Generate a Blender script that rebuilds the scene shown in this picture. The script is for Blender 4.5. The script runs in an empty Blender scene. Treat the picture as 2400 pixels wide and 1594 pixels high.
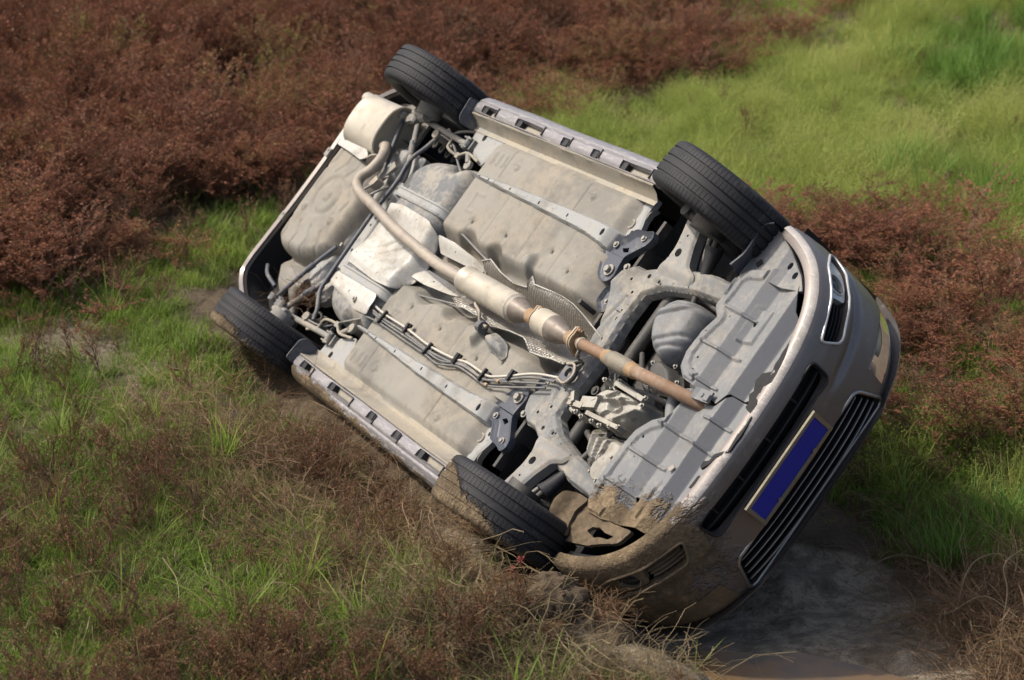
import bpy, math, random
import numpy as np
from mathutils import Matrix, Vector

random.seed(7)
rng = np.random.default_rng(11)
scene = bpy.context.scene
COL = scene.collection

# ------------------------------------------------------------------ camera, sky, sun, exposure
PITCH = math.radians(20.5)
CAM_H = 3.60
FOC = 4585.2                     # focal length in pixels of a 2400 px wide picture
cam_d = bpy.data.cameras.new('camera')
cam = bpy.data.objects.new('camera', cam_d)
COL.objects.link(cam)
cam.location = (0, 0, CAM_H)
cam.rotation_euler = (math.pi / 2 - PITCH, 0, 0)
cam_d.sensor_width = 36
cam_d.lens = FOC / 2400 * 36
cam_d.clip_end = 2000
cam_d.dof.use_dof = True
cam_d.dof.focus_distance = 8.3
cam_d.dof.aperture_fstop = 2.8
scene.camera = cam

CP, SP = math.cos(PITCH), math.sin(PITCH)
# direction towards the sun, written in camera axes (right, down, away), turned into world axes
sc_ = np.array([-0.56, -0.72, -0.20]); sc_ /= np.linalg.norm(sc_)
SUN = Vector((sc_[0], -sc_[1] * SP + sc_[2] * CP, -sc_[1] * CP - sc_[2] * SP)).normalized()
sun_d = bpy.data.lights.new('sun', 'SUN')
sun_d.energy = 3.1
sun_d.angle = math.radians(1.2)
sun_d.color = (1.0, 0.94, 0.84)
sun = bpy.data.objects.new('sun', sun_d)
COL.objects.link(sun)
sun.rotation_euler = SUN.to_track_quat('Z', 'Y').to_euler()

world = bpy.data.worlds.new('World')
scene.world = world
world.use_nodes = True
wn = world.node_tree.nodes; wl = world.node_tree.links
sky = wn.new('ShaderNodeTexSky')
sky.sky_type = 'NISHITA'
sky.sun_disc = False
sky.sun_elevation = math.asin(SUN.z)
sky.sun_rotation = math.atan2(SUN.x, SUN.y)
sky.air_density = 1.0
sky.dust_density = 6.0
wl.new(sky.outputs[0], wn['Background'].inputs[0])
wn['Background'].inputs[1].default_value = 0.15

scene.view_settings.view_transform = 'Standard'
scene.view_settings.look = 'None'
scene.view_settings.gamma = 1
scene.view_settings.exposure = 0.42
scene.render.engine = 'CYCLES'
scene.cycles.max_bounces = 4
scene.cycles.diffuse_bounces = 2
scene.cycles.glossy_bounces = 2
scene.cycles.transmission_bounces = 3
scene.cycles.adaptive_threshold = 0.02
scene.cycles.transparent_max_bounces = 4

# ------------------------------------------------------------------ where the car lies
# car axes: x forward from the front axle, y to its left, z to its roof
RC = np.array([[0.4718527595431228, -0.5760930391969263, 0.6674367262144397],
               [0.280825954288133, 0.8157829552404161, 0.5056035535250761],
               [-0.835758192726317, -0.051136876399266534, 0.5467113161097941]])
TC = np.array([.33532, .0124, 7.97907])
C2W = np.array([[1, 0, 0], [0, -SP, CP], [0, -CP, -SP]])
CAR_R = C2W @ RC
CAR_T = C2W @ TC + np.array([0, 0, CAM_H])
CAR_M = Matrix([[*CAR_R[i], CAR_T[i]] for i in range(3)] + [[0, 0, 0, 1]])
def car2w(X):
    return np.asarray(X, float) @ CAR_R.T + CAR_T
_O = -RC.T @ TC
def U(p, z):
    """measured point of the photograph -> point of the car at height z"""
    d = RC.T @ np.array([(p[0] - 1200) / FOC, (p[1] - 797) / FOC, 1.0])
    return _O + (z - _O[2]) / d[2] * d
def crop(ox, oy, s):
    return lambda z, *pts: [tuple(U((ox + x / s, oy + y / s), z)) for x, y in pts]
c1 = crop(480, 80, 3.267); c2 = crop(480, 480, 3.267); c3 = crop(1000, 180, 3.267); c4 = crop(980, 580, 3.267)
c5 = crop(640, 780, 3.267); c6 = crop(1240, 640, 2.614); d1 = crop(980, 1000, 2.8); d2 = crop(1480, 320, 3.267); d3 = crop(1560, 840, 2.613)
def xy(l): return [(p[0], p[1]) for p in l]
def mirror(l): return [(p[0], -p[1]) + tuple(p[2:]) for p in l]

# ------------------------------------------------------------------ noise for shapes
def vnoise(x, y, seed=0):
    x = np.asarray(x, float); y = np.asarray(y, float)
    xi = np.floor(x).astype(np.int64); yi = np.floor(y).astype(np.int64)
    fx = x - xi; fy = y - yi
    fx = fx * fx * (3 - 2 * fx); fy = fy * fy * (3 - 2 * fy)
    def h(a, b):
        n = (a * 374761393 + b * 668265263 + seed * 1442695041) & 0x7fffffff
        n = ((n ^ (n >> 13)) * 1274126177) & 0x7fffffff
        return ((n ^ (n >> 16)) & 0xffff) / 65535.0
    return (h(xi, yi) * (1 - fx) + h(xi + 1, yi) * fx) * (1 - fy) + (h(xi, yi + 1) * (1 - fx) + h(xi + 1, yi + 1) * fx) * fy
def fbm(x, y, seed=0, o=4):
    s = 0; a = .5; k = 1
    for i in range(o):
        s = s + a * (vnoise(np.asarray(x) * k, np.asarray(y) * k, seed + i * 17) - .5); a *= .5; k *= 2.03
    return s
def sst(a, b, x):
    t = np.clip((np.asarray(x, float) - a) / (b - a), 0, 1); return t * t * (3 - 2 * t)

# ------------------------------------------------------------------ mesh helpers
def mk(name, verts, faces, mat, parent=None, smooth=40, label=None):
    me = bpy.data.meshes.new(name)
    me.from_pydata([tuple(v) for v in verts], [], [tuple(int(i) for i in f) for f in faces])
    me.update()
    if smooth:
        me.polygons.foreach_set('use_smooth', [True] * len(me.polygons))
        if smooth < 180: me.set_sharp_from_angle(angle=math.radians(smooth))
    if mat is not None:
        for m in (mat if isinstance(mat, list) else [mat]): me.materials.append(m)
    ob = bpy.data.objects.new(name, me)
    COL.objects.link(ob)
    if parent is not None: ob.parent = parent
    if label: ob['label'] = label
    return ob
def tag(o, label, cat, group=None, kind=None):
    if label: o['label'] = label
    if cat: o['category'] = cat
    if group: o['group'] = group
    if kind: o['kind'] = kind
    return o
def empty(name, parent=None):
    o = bpy.data.objects.new(name, None); COL.objects.link(o); o.empty_display_size = .1
    if parent is not None: o.parent = parent
    return o
def pip(P, poly):
    poly = np.asarray(poly, float); ins = np.zeros(len(P), bool)
    x, y = P[:, 0], P[:, 1]; n = len(poly)
    for i in range(n):
        x0, y0 = poly[i]; x1, y1 = poly[(i + 1) % n]
        if y0 == y1: continue
        c = ((y0 > y) != (y1 > y)) & (x < (x1 - x0) * (y - y0) / (y1 - y0) + x0)
        ins ^= c
    return ins
def near(P, poly):
    """nearest point on the closed polygon and its distance"""
    poly = np.asarray(poly, float); best = np.full(len(P), 1e9); Q = P.copy(); n = len(poly)
    for i in range(n):
        a = poly[i]; b = poly[(i + 1) % n]; ab = b - a; L = ab @ ab
        if L < 1e-14: continue
        t = np.clip(((P - a) @ ab) / L, 0, 1); q = a + t[:, None] * ab
        d = np.hypot(*(P - q).T); m = d < best; best[m] = d[m]; Q[m] = q[m]
    return Q, best
def segdist(x, y, pts):
    P = np.stack([x, y], 1); best = np.full(len(P), 1e9)
    for a, b in zip(pts[:-1], pts[1:]):
        a = np.array(a[:2]); b = np.array(b[:2]); ab = b - a
        t = np.clip(((P - a) @ ab) / max(ab @ ab, 1e-12), 0, 1)
        best = np.minimum(best, np.hypot(*(P - a - t[:, None] * ab).T))
    return best
def circ(cx, cy, r, ry=None, n=14, rot=0):
    ry = ry or r; o = []
    for i in range(n):
        a = 2 * math.pi * i / n; u, v = r * math.cos(a), ry * math.sin(a)
        o.append((cx + u * math.cos(rot) - v * math.sin(rot), cy + u * math.sin(rot) + v * math.cos(rot)))
    return o
def rounded(poly, r=.012, n=4):
    """round the corners of a polygon"""
    out = []; m = len(poly)
    for i in range(m):
        p0 = np.array(poly[i - 1][:2], float); p = np.array(poly[i][:2], float); p1 = np.array(poly[(i + 1) % m][:2], float)
        a = p0 - p; b = p1 - p; la = np.hypot(*a); lb = np.hypot(*b)
        k = min(r, la * .45, lb * .45); A = p + a / la * k; B = p + b / lb * k
        for j in range(n + 1):
            t = j / n; out.append(tuple((1 - t) ** 2 * A + 2 * t * (1 - t) * p + t * t * B))
    return out
def sheet(name, out, mat, zf=.2, holes=(), step=.007, th=.006, parent=None, mapf=None, tdir=(0, 0, 1), smooth=40, label=None):
    """a pressed sheet: outline and holes in its own plane, relief from zf(x, y, distance to the edge), a real edge of thickness th"""
    out = np.asarray([p[:2] for p in out], float)
    lo = out.min(0) - step; hi = out.max(0) + step
    nx = int(math.ceil((hi[0] - lo[0]) / step)); ny = int(math.ceil((hi[1] - lo[1]) / step))
    gx = lo[0] + step * np.arange(nx + 1); gy = lo[1] + step * np.arange(ny + 1)
    cxs = lo[0] + step * (np.arange(nx) + .5); cys = lo[1] + step * (np.arange(ny) + .5)
    CC = np.stack(np.meshgrid(cxs, cys, indexing='ij'), -1).reshape(-1, 2)
    ins = pip(CC, out)
    for h in holes: ins &= ~pip(CC, h)
    ins = ins.reshape(nx, ny)
    I, J = np.nonzero(ins)
    vid = lambda i, j: i * (ny + 1) + j
    F = np.stack([vid(I, J), vid(I, J + 1), vid(I + 1, J + 1), vid(I + 1, J)], 1)
    VV = np.stack(np.meshgrid(gx, gy, indexing='ij'), -1).reshape(-1, 2)
    used, inv = np.unique(F, return_inverse=True)
    F = inv.reshape(F.shape); V = VV[used]
    E = np.concatenate([F[:, [0, 1]], F[:, [1, 2]], F[:, [2, 3]], F[:, [3, 0]]])
    key = np.sort(E, 1) @ np.array([len(V) + 1, 1])
    u, idx, cnt = np.unique(key, return_index=True, return_counts=True)
    BE = E[idx[cnt == 1]]
    bv = np.unique(BE)
    Q, D = near(V[bv], out)
    for h in holes:
        q, d = near(V[bv], h); m = d < D; Q[m] = q[m]; D[m] = d[m]
    ok = D < step * 1.6
    V[bv[ok]] = Q[ok]
    _, dist = near(V, out)
    if mapf is None:
        z = zf(V[:, 0], V[:, 1], dist) if callable(zf) else np.full(len(V), float(zf))
        P = np.column_stack([V, z])
    else:
        P = mapf(V[:, 0], V[:, 1], dist)
    if th:
        t = tdir(V[bv][:, 0], V[bv][:, 1]) if callable(tdir) else np.tile(np.array(tdir, float), (len(bv), 1))
        P2 = P[bv] + t * th
        mp = {int(b): len(P) + k for k, b in enumerate(bv)}
        SK = [(b, a, mp[int(a)], mp[int(b)]) for a, b in BE]
        P = np.concatenate([P, P2])
    else: SK = []
    return mk(name, P, F.tolist() + SK, mat, parent, smooth, label)
def spath(pts, per=8):
    """smooth curve through points"""
    P = np.array([np.asarray(p, float) for p in pts]); out = []
    P = np.vstack([2 * P[0] - P[1], P, 2 * P[-1] - P[-2]])
    for i in range(1, len(P) - 2):
        for k in range(per):
            t = k / per; a, b, c, d = P[i - 1:i + 3]
            out.append(.5 * ((2 * b) + (-a + c) * t + (2 * a - 5 * b + 4 * c - d) * t * t + (-a + 3 * b - 3 * c + d) * t ** 3))
    out.append(P[-2]); return out
def tube_geo(path, r, seg=10, cap=True):
    P = np.array([np.asarray(p, float) for p in path]); n = len(P)
    r = np.full(n, r) if np.isscalar(r) else np.asarray(r, float)
    T = np.gradient(P, axis=0); T /= np.linalg.norm(T, axis=1)[:, None] + 1e-12
    up = np.array([0, 0, 1.0]) if abs(T[0][2]) < .9 else np.array([1.0, 0, 0])
    N = np.cross(T[0], up); N /= np.linalg.norm(N); V = []; Fs = []
    for i in range(n):
        N = N - T[i] * (N @ T[i]); N /= np.linalg.norm(N) + 1e-12; B = np.cross(T[i], N)
        for k in range(seg):
            a = 2 * math.pi * k / seg; V.append(P[i] + r[i] * (math.cos(a) * N + math.sin(a) * B))
    for i in range(n - 1):
        for k in range(seg):
            k2 = (k + 1) % seg; Fs.append((i * seg + k, i * seg + k2, (i + 1) * seg + k2, (i + 1) * seg + k))
    if cap:
        Fs.append(tuple(range(seg))[::-1]); Fs.append(tuple(range((n - 1) * seg, n * seg)))
    return V, Fs
def tube(name, path, r, mat, parent=None, seg=10, smooth=50, per=0, label=None):
    if per: 
        if not np.isscalar(r): r = np.interp(np.linspace(0, 1, (len(path) - 1) * per + 1), np.linspace(0, 1, len(path)), r)
        path = spath(path, per)
    V, Fs = tube_geo(path, r, seg)
    return mk(name, V, Fs, mat, parent, smooth, label)
def merge(*gs):
    V = []; Fs = []
    for v, f in gs:
        o = len(V); V += [tuple(p) for p in v]; Fs += [tuple(i + o for i in q) for q in f]
    return V, Fs
def box_geo(c, s, rot=None):
    c = np.array(c, float); V = []
    for i in (-1, 1):
        for j in (-1, 1):
            for k in (-1, 1):
                v = np.array([i * s[0] / 2, j * s[1] / 2, k * s[2] / 2])
                if rot is not None: v = rot @ v
                V.append(c + v)
    return V, [(0, 1, 3, 2), (4, 6, 7, 5), (0, 4, 5, 1), (2, 3, 7, 6), (0, 2, 6, 4), (1, 5, 7, 3)]
def rotz(a): return np.array([[math.cos(a), -math.sin(a), 0], [math.sin(a), math.cos(a), 0], [0, 0, 1.0]])
def bolt_geo(p, r=.012, h=.012):
    """washer and hexagon head, pointing down to the road side of the car"""
    p = np.array(p, float); ring = []
    a = [p + np.array([math.cos(t) * r * 1.7, math.sin(t) * r * 1.7, 0]) for t in np.linspace(0, 2 * math.pi, 13)[:-1]]
    V, Fs = tube_geo([p + (0, 0, .004), p - (0, 0, .003)], r * 1.7, 12)
    V2, F2 = tube_geo([p, p - (0, 0, h)], r, 6)
    return merge((V, Fs), (V2, F2))
# ------------------------------------------------------------------ materials
class NT:
    def __init__(s, m):
        m.use_nodes = True; s.n = m.node_tree.nodes; s.l = m.node_tree.links
        s.b = s.n['Principled BSDF']
    def new(s, t, **k):
        o = s.n.new(t)
        for a, v in k.items(): setattr(o, a, v)
        return o
    def put(s, sock, v):
        if hasattr(v, 'is_linked') or isinstance(v, bpy.types.NodeSocket): s.l.new(v, sock)
        elif isinstance(v, (tuple, list)) and len(v) == 3 and len(sock.default_value) == 4: sock.default_value = (*v, 1)
        else: sock.default_value = v
    def noise(s, vec, scale, detail=5, rough=.55, dist=0):
        o = s.new('ShaderNodeTexNoise'); s.put(o.inputs['Vector'], vec)
        o.inputs['Scale'].default_value = scale; o.inputs['Detail'].default_value = detail
        o.inputs['Roughness'].default_value = rough; o.inputs['Distortion'].default_value = dist
        return o.outputs[0]
    def ramp(s, f, a, b, lo=0.0, hi=1.0):
        o = s.new('ShaderNodeMapRange', interpolation_type='SMOOTHSTEP'); s.put(o.inputs[0], f)
        o.inputs[1].default_value = a; o.inputs[2].default_value = b; o.inputs[3].default_value = lo; o.inputs[4].default_value = hi
        return o.outputs[0]
    def mix(s, f, a, b, mode='MIX'):
        o = s.new('ShaderNodeMix', data_type='RGBA', blend_type=mode)
        s.put(o.inputs[0], f); s.put(o.inputs[6], a); s.put(o.inputs[7], b); return o.outputs[2]
    def fmix(s, f, a, b):
        o = s.new('ShaderNodeMix', data_type='FLOAT'); s.put(o.inputs[0], f); s.put(o.inputs[2], a); s.put(o.inputs[3], b); return o.outputs[0]
    def math(s, op, a, b=0.0, c=None):
        o = s.new('ShaderNodeMath', operation=op); s.put(o.inputs[0], a); s.put(o.inputs[1], b)
        if c is not None: s.put(o.inputs[2], c)
        return o.outputs[0]
    def dot(s, vec, v):
        o = s.new('ShaderNodeVectorMath', operation='DOT_PRODUCT'); s.put(o.inputs[0], vec); o.inputs[1].default_value = v; return o.outputs['Value']
    def bump(s, h, strength, dist, prev=None):
        o = s.new('ShaderNodeBump'); o.inputs['Strength'].default_value = strength; o.inputs['Distance'].default_value = dist
        s.put(o.inputs['Height'], h)
        if prev is not None: s.put(o.inputs['Normal'], prev)
        return o.outputs[0]

MUD_C = (.200, .150, .092); MUD_D = (.115, .082, .047)
# the corner of the car that went into the bank: (direction, offset) in car axes
MUD_FRONT = ((.42, 1.15, .10), -.92)
def pmat(name, base, dust=(.40, .355, .275), dust_amt=.5, rough=.75, metal=0.0, nscale=5, bump=.25, bscale=70, mud=None,
         coat=0.0, mottle=None, scratch=0.0, mudbump=.9, grime=0.0, bands=False):
    m = bpy.data.materials.new(name); t = NT(m); b = t.b
    co = t.new('ShaderNodeTexCoord').outputs['Object']
    n1 = t.noise(co, nscale, 4, .62); n2 = t.noise(co, nscale * 6, 3, .6); n3 = t.noise(co, bscale * 3, 1)
    f = t.math('MULTIPLY_ADD', n2, .55, t.math('MULTIPLY', n1, .75))
    d = t.ramp(f, .82 - dust_amt * .5, 1.0 - dust_amt * .36)
    d = t.math('MULTIPLY', d, min(1, dust_amt * 1.5))
    col = t.mix(d, base, dust)
    col = t.mix(t.ramp(n3, .60, .74, 0, .35), col, tuple(c * .45 for c in base))
    if mottle: col = t.mix(t.ramp(t.noise(co, 2.3, 4), .45, .62, 0, .8), col, mottle)
    if grime:                                                     # oil, old dirt and splashes in patches of their own shape
        gm = t.noise(co, 3.7, 5, .62, .15); col = t.mix(t.ramp(gm, .50, .72, 0, grime), col, (.062, .054, .043))
        sp = t.noise(co, 26, 3, .6, .5); col = t.mix(t.ramp(sp, .62, .70, 0, grime * .8), col, (.075, .06, .042))
    if bands:                                                     # two dark blue-grey strips along the tray's sloped steps
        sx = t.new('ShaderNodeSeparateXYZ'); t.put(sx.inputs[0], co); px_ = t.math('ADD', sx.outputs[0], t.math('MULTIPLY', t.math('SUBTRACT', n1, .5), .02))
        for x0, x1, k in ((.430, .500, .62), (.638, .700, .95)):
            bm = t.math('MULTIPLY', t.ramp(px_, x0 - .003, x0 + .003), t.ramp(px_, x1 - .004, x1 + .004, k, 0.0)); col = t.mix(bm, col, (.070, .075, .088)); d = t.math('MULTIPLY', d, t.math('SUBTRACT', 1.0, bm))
    ro = t.fmix(d, rough, .93); me = t.fmix(d, metal, metal * .25)
    if scratch:
        mp = t.new('ShaderNodeMapping'); t.put(mp.inputs[0], co); mp.inputs['Scale'].default_value = (5, 40, 26); mp.inputs['Rotation'].default_value = (.2, .1, .25)
        s = t.noise(mp.outputs[0], 3, 8, .7); s = t.ramp(s, .53, .60, 0, scratch); col = t.mix(s, col, (.58, .56, .54)); ro = t.fmix(s, ro, .6)
    h = t.math('ADD', t.math('MULTIPLY', t.noise(co, bscale, 2), .6), t.math('MULTIPLY', n2, .4))
    nrm = t.bump(h, bump, .004)
    if mud:
        v, c = mud
        mv = t.math('ADD', t.dot(co, v), c)
        mf = t.math('MULTIPLY_ADD', t.noise(co, 6, 5, .68, .6), .75, mv)
        mk_ = t.math('MAXIMUM', t.ramp(mf, .37, .46), t.math('MULTIPLY', t.ramp(mf, .27, .42), t.ramp(t.noise(co, 30, 4, .65), .44, .64, 0, .55)))
        mn = t.noise(co, 38, 4, .7, .4)
        mc = t.mix(t.ramp(mn, .35, .65), MUD_D, MUD_C)
        mc = t.mix(t.ramp(t.noise(co, 4.5, 3, .6), .42, .62, 0, .75), mc, (.075, .055, .033))
        col = t.mix(mk_, col, mc); ro = t.fmix(mk_, ro, .92); me = t.fmix(mk_, me, 0.0)
        hh = t.math('MULTIPLY', mk_, t.math('ADD', mn, .8))
        nrm = t.bump(hh, mudbump, .02, nrm)
        t.put(b.inputs['Coat Weight'], t.fmix(mk_, coat, 0.0))
    elif coat: b.inputs['Coat Weight'].default_value = coat
    b.inputs['Coat Roughness'].default_value = .18
    t.put(b.inputs['Base Color'], col); t.put(b.inputs['Roughness'], ro); t.put(b.inputs['Metallic'], me); t.put(b.inputs['Normal'], nrm)
    b.inputs['Specular IOR Level'].default_value = .35
    return m

M = {}
M['floor'] = pmat('dusty_underbody', (.158, .150, .132), (.245, .218, .175), .58, mottle=(.215, .205, .18), bump=.25, nscale=3.2, grime=.32)
M['sill'] = pmat('dusty_sill_metal', (.26, .24, .20), (.32, .28, .215), .55, bump=.2, nscale=6, grime=.4)
M['rail'] = pmat('grey_chassis_rail', (.25, .255, .25), (.32, .285, .23), .4, bump=.15, nscale=9, grime=.5)
M['shield'] = pmat('bright_heat_shield', (.40, .39, .36), (.29, .262, .21), .45, rough=.5, metal=.2, bump=.4, bscale=110, grime=.45)
M['tank'] = pmat('grey_plastic_tank', (.12, .125, .13), (.28, .26, .22), .58, bump=.2, nscale=6)
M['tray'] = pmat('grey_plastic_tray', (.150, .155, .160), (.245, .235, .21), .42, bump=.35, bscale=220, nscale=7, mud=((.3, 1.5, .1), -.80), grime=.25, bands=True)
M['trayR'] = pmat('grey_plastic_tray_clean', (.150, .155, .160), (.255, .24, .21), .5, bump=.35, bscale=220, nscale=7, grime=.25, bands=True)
M['subframe'] = pmat('dusty_subframe', (.155, .16, .16), (.29, .26, .21), .5, bump=.2, nscale=6, grime=.6)
M['arm'] = pmat('grey_steel_arm', (.21, .21, .205), (.31, .275, .22), .5, bump=.15, grime=.4)
M['bracket'] = pmat('dark_blue_grey_bracket', (.055, .062, .078), (.22, .21, .19), .3, rough=.45, bump=.12, nscale=9)
M['bolt'] = pmat('zinc_bolt', (.22, .21, .19), (.29, .26, .21), .45, rough=.5, metal=.4, bump=.1)
M['exhaust'] = pmat('dull_steel_exhaust', (.29, .255, .215), (.36, .315, .25), .5, rough=.55, metal=.25, bump=.2, nscale=9, grime=.3)
M['can'] = pmat('pale_steel_can', (.37, .34, .285), (.41, .365, .285), .5, rough=.5, metal=.25, bump=.15, grime=.35)
M['cone'] = pmat('dark_steel_cone', (.165, .14, .12), (.26, .225, .18), .35, rough=.5, metal=.35, bump=.15)  # cones in a darker tone than the can
M['rust'] = pmat('rusty_pipe', (.20, .125, .08), (.30, .25, .20), .5, rough=.7, metal=.1, bump=.3, mottle=(.16, .085, .045))
M['weld'] = pmat('orange_rust_ring', (.25, .16, .085), (.33, .265, .18), .5, rough=.8, bump=.5)
M['flex'] = pmat('braided_sleeve', (.19, .175, .14), (.26, .23, .18), .5, rough=.6, metal=.3, bump=.8, bscale=320)
M['foil'] = pmat('crinkled_foil', (.36, .335, .295), (.28, .245, .19), .42, rough=.42, metal=.5, bump=.25)
M['alloy'] = pmat('cast_aluminium', (.29, .28, .25), (.28, .25, .20), .5, rough=.55, metal=.25, bump=.3, bscale=120, grime=.5)
M['oilpan'] = pmat('grey_oil_pan', (.15, .157, .165), (.26, .245, .215), .42, rough=.6, bump=.25, grime=.5)
M['black'] = pmat('black_plastic', (.018, .018, .020), (.10, .09, .075), .25, rough=.6, bump=.2)
M['liner'] = pmat('black_wheel_arch_liner', (.014, .014, .015), (.05, .045, .038), .25, rough=.8, bump=.3)
M['dark'] = pmat('greasy_dark_metal', (.055, .053, .05), (.17, .15, .12), .35, rough=.6, metal=.2, bump=.4)
M['link'] = pmat('painted_steel_link', (.075, .08, .095), (.24, .22, .185), .42, rough=.5, bump=.15)
M['dustbar'] = pmat('dusty_steel_bar', (.19, .185, .17), (.30, .265, .21), .5, bump=.15)
M['line_bright'] = pmat('bright_steel_line', (.48, .455, .40), (.33, .30, .24), .35, rough=.4, metal=.4, bump=.05)
M['line_dark'] = pmat('grey_coated_line', (.13, .13, .13), (.28, .255, .21), .4, rough=.5, bump=.05)
PAINT = (.150, .134, .126)
M['paint'] = pmat('silver_brown_paint', PAINT, (.34, .30, .24), .22, rough=.36, metal=.55, bump=.02, coat=.5)
M['bumper'] = pmat('silver_bumper_paint', PAINT, (.33, .29, .23), .24, rough=.40, metal=.55, bump=.03, coat=.25, grime=.25, mud=((.35, 1.25, -.55), -.60))
M['skirtR'] = pmat('scuffed_side_skirt', (.215, .205, .21), (.29, .27, .24), .30, rough=.42, metal=.3, bump=.05, scratch=.22, nscale=11)
M['skirtL'] = pmat('muddy_side_skirt', (.215, .205, .21), (.29, .27, .24), .30, rough=.42, metal=.3, bump=.05, scratch=.22, nscale=11, mud=((-.22, 6.0, .6), -5.52))
M['lip'] = pmat('scuffed_sunlit_lip', (.30, .28, .265), (.36, .335, .295), .5, rough=.6, metal=.12, bump=.12, scratch=.3, mud=((.35, 1.25, -.55), -.60), grime=.4)  # scuffed, and paler than the bumper paint: its sunlit brightness is put in
M['glass'] = bpy.data.materials.new('dark_window_glass'); g_ = NT(M['glass']).b
g_.inputs['Base Color'].default_value = (.02, .023, .025, 1); g_.inputs['Roughness'].default_value = .06
M['lens'] = bpy.data.materials.new('clear_lamp_lens'); g_ = NT(M['lens']).b
g_.inputs['Base Color'].default_value = (.9, .92, .95, 1); g_.inputs['Roughness'].default_value = .03; g_.inputs['Transmission Weight'].default_value = 1.0; g_.inputs['IOR'].default_value = 1.2
M['reflector'] = bpy.data.materials.new('lamp_reflector'); g_ = NT(M['reflector']).b
g_.inputs['Base Color'].default_value = (.30, .32, .35, 1); g_.inputs['Metallic'].default_value = .5; g_.inputs['Roughness'].default_value = .3
M['chrome'] = pmat('satin_chrome', (.30, .29, .265), (.16, .14, .10), .35, rough=.3, metal=.8, bump=.02)
M['bezel'] = pmat('silver_lamp_bezel', (.48, .48, .47), (.36, .33, .28), .35, rough=.35, metal=.45, bump=.03)
M['grille'] = pmat('black_grille_plastic', (.010, .010, .012), (.05, .045, .04), .18, rough=.42, bump=.05)
M['plate_blue'] = pmat('blue_plate', (.012, .022, .30), (.02, .03, .22), .05, rough=.45, bump=.03)
M['plate_frame'] = pmat('brass_plate_frame', (.26, .245, .19), (.20, .175, .12), .4, rough=.38, metal=.6, bump=.05)
M['rim'] = pmat('alloy_rim', (.20, .20, .20), (.16, .14, .11), .5, rough=.4, metal=.6)
M['darkmud'] = pmat('damp_dark_mud', (.080, .058, .035), (.15, .113, .072), .5, rough=.85, bump=1.0, bscale=40, nscale=9)
M['mud'] = pmat('wet_brown_mud', (.125, .092, .056), (.205, .155, .10), .5, rough=.85, bump=1.0, bscale=40, nscale=9)
def tyre_mat(name, mud):
    return pmat(name, (.016, .016, .019), (.085, .080, .072), .30, rough=.7, bump=.15, nscale=6, mud=mud, mudbump=1.0)
# ------------------------------------------------------------------ ground
def pix(X, Y, Z=0.0):
    """where a ground point shows in the 2400 px photograph"""
    a = X; h = np.asarray(Z) - CAM_H
    b = -Y * SP - h * CP; c = Y * CP - h * SP
    return 1200 + FOC * a / c, 797 + FOC * b / c
def unpix(px, py, Z=0.0):
    a = (px - 1200) / FOC; b = (py - 797) / FOC
    dz = -b * CP - SP; s = (Z - CAM_H) / dz
    return a * s, (-b * SP + CP) * s
DITCH = [(2.6, 5.2), (1.35, 6.55), (.95, 7.0), (.62, 7.5), (.30, 8.5), (.0, 9.4), (-.6, 10.2), (-1.05, 10.75)]
DEPTH = [.14, .18, .28, .42, .68, .70, .60, .12]
def ditch(X, Y):
    best = np.full(np.shape(X), 1e9); dep = np.zeros(np.shape(X))
    for i in range(len(DITCH) - 1):
        a = np.array(DITCH[i]); b = np.array(DITCH[i + 1]); ab = b - a
        t = np.clip(((X - a[0]) * ab[0] + (Y - a[1]) * ab[1]) / (ab @ ab), 0, 1)
        d = np.hypot(X - a[0] - t * ab[0], Y - a[1] - t * ab[1]); m = d < best
        best = np.where(m, d, best); dep = np.where(m, DEPTH[i] * (1 - t) + DEPTH[i + 1] * t, dep)
    return best, dep
def blob(X, Y, c, r, h, ry=None):
    return h * np.exp(-((X - c[0]) / r) ** 2 - ((Y - c[1]) / (ry or r)) ** 2)
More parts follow.
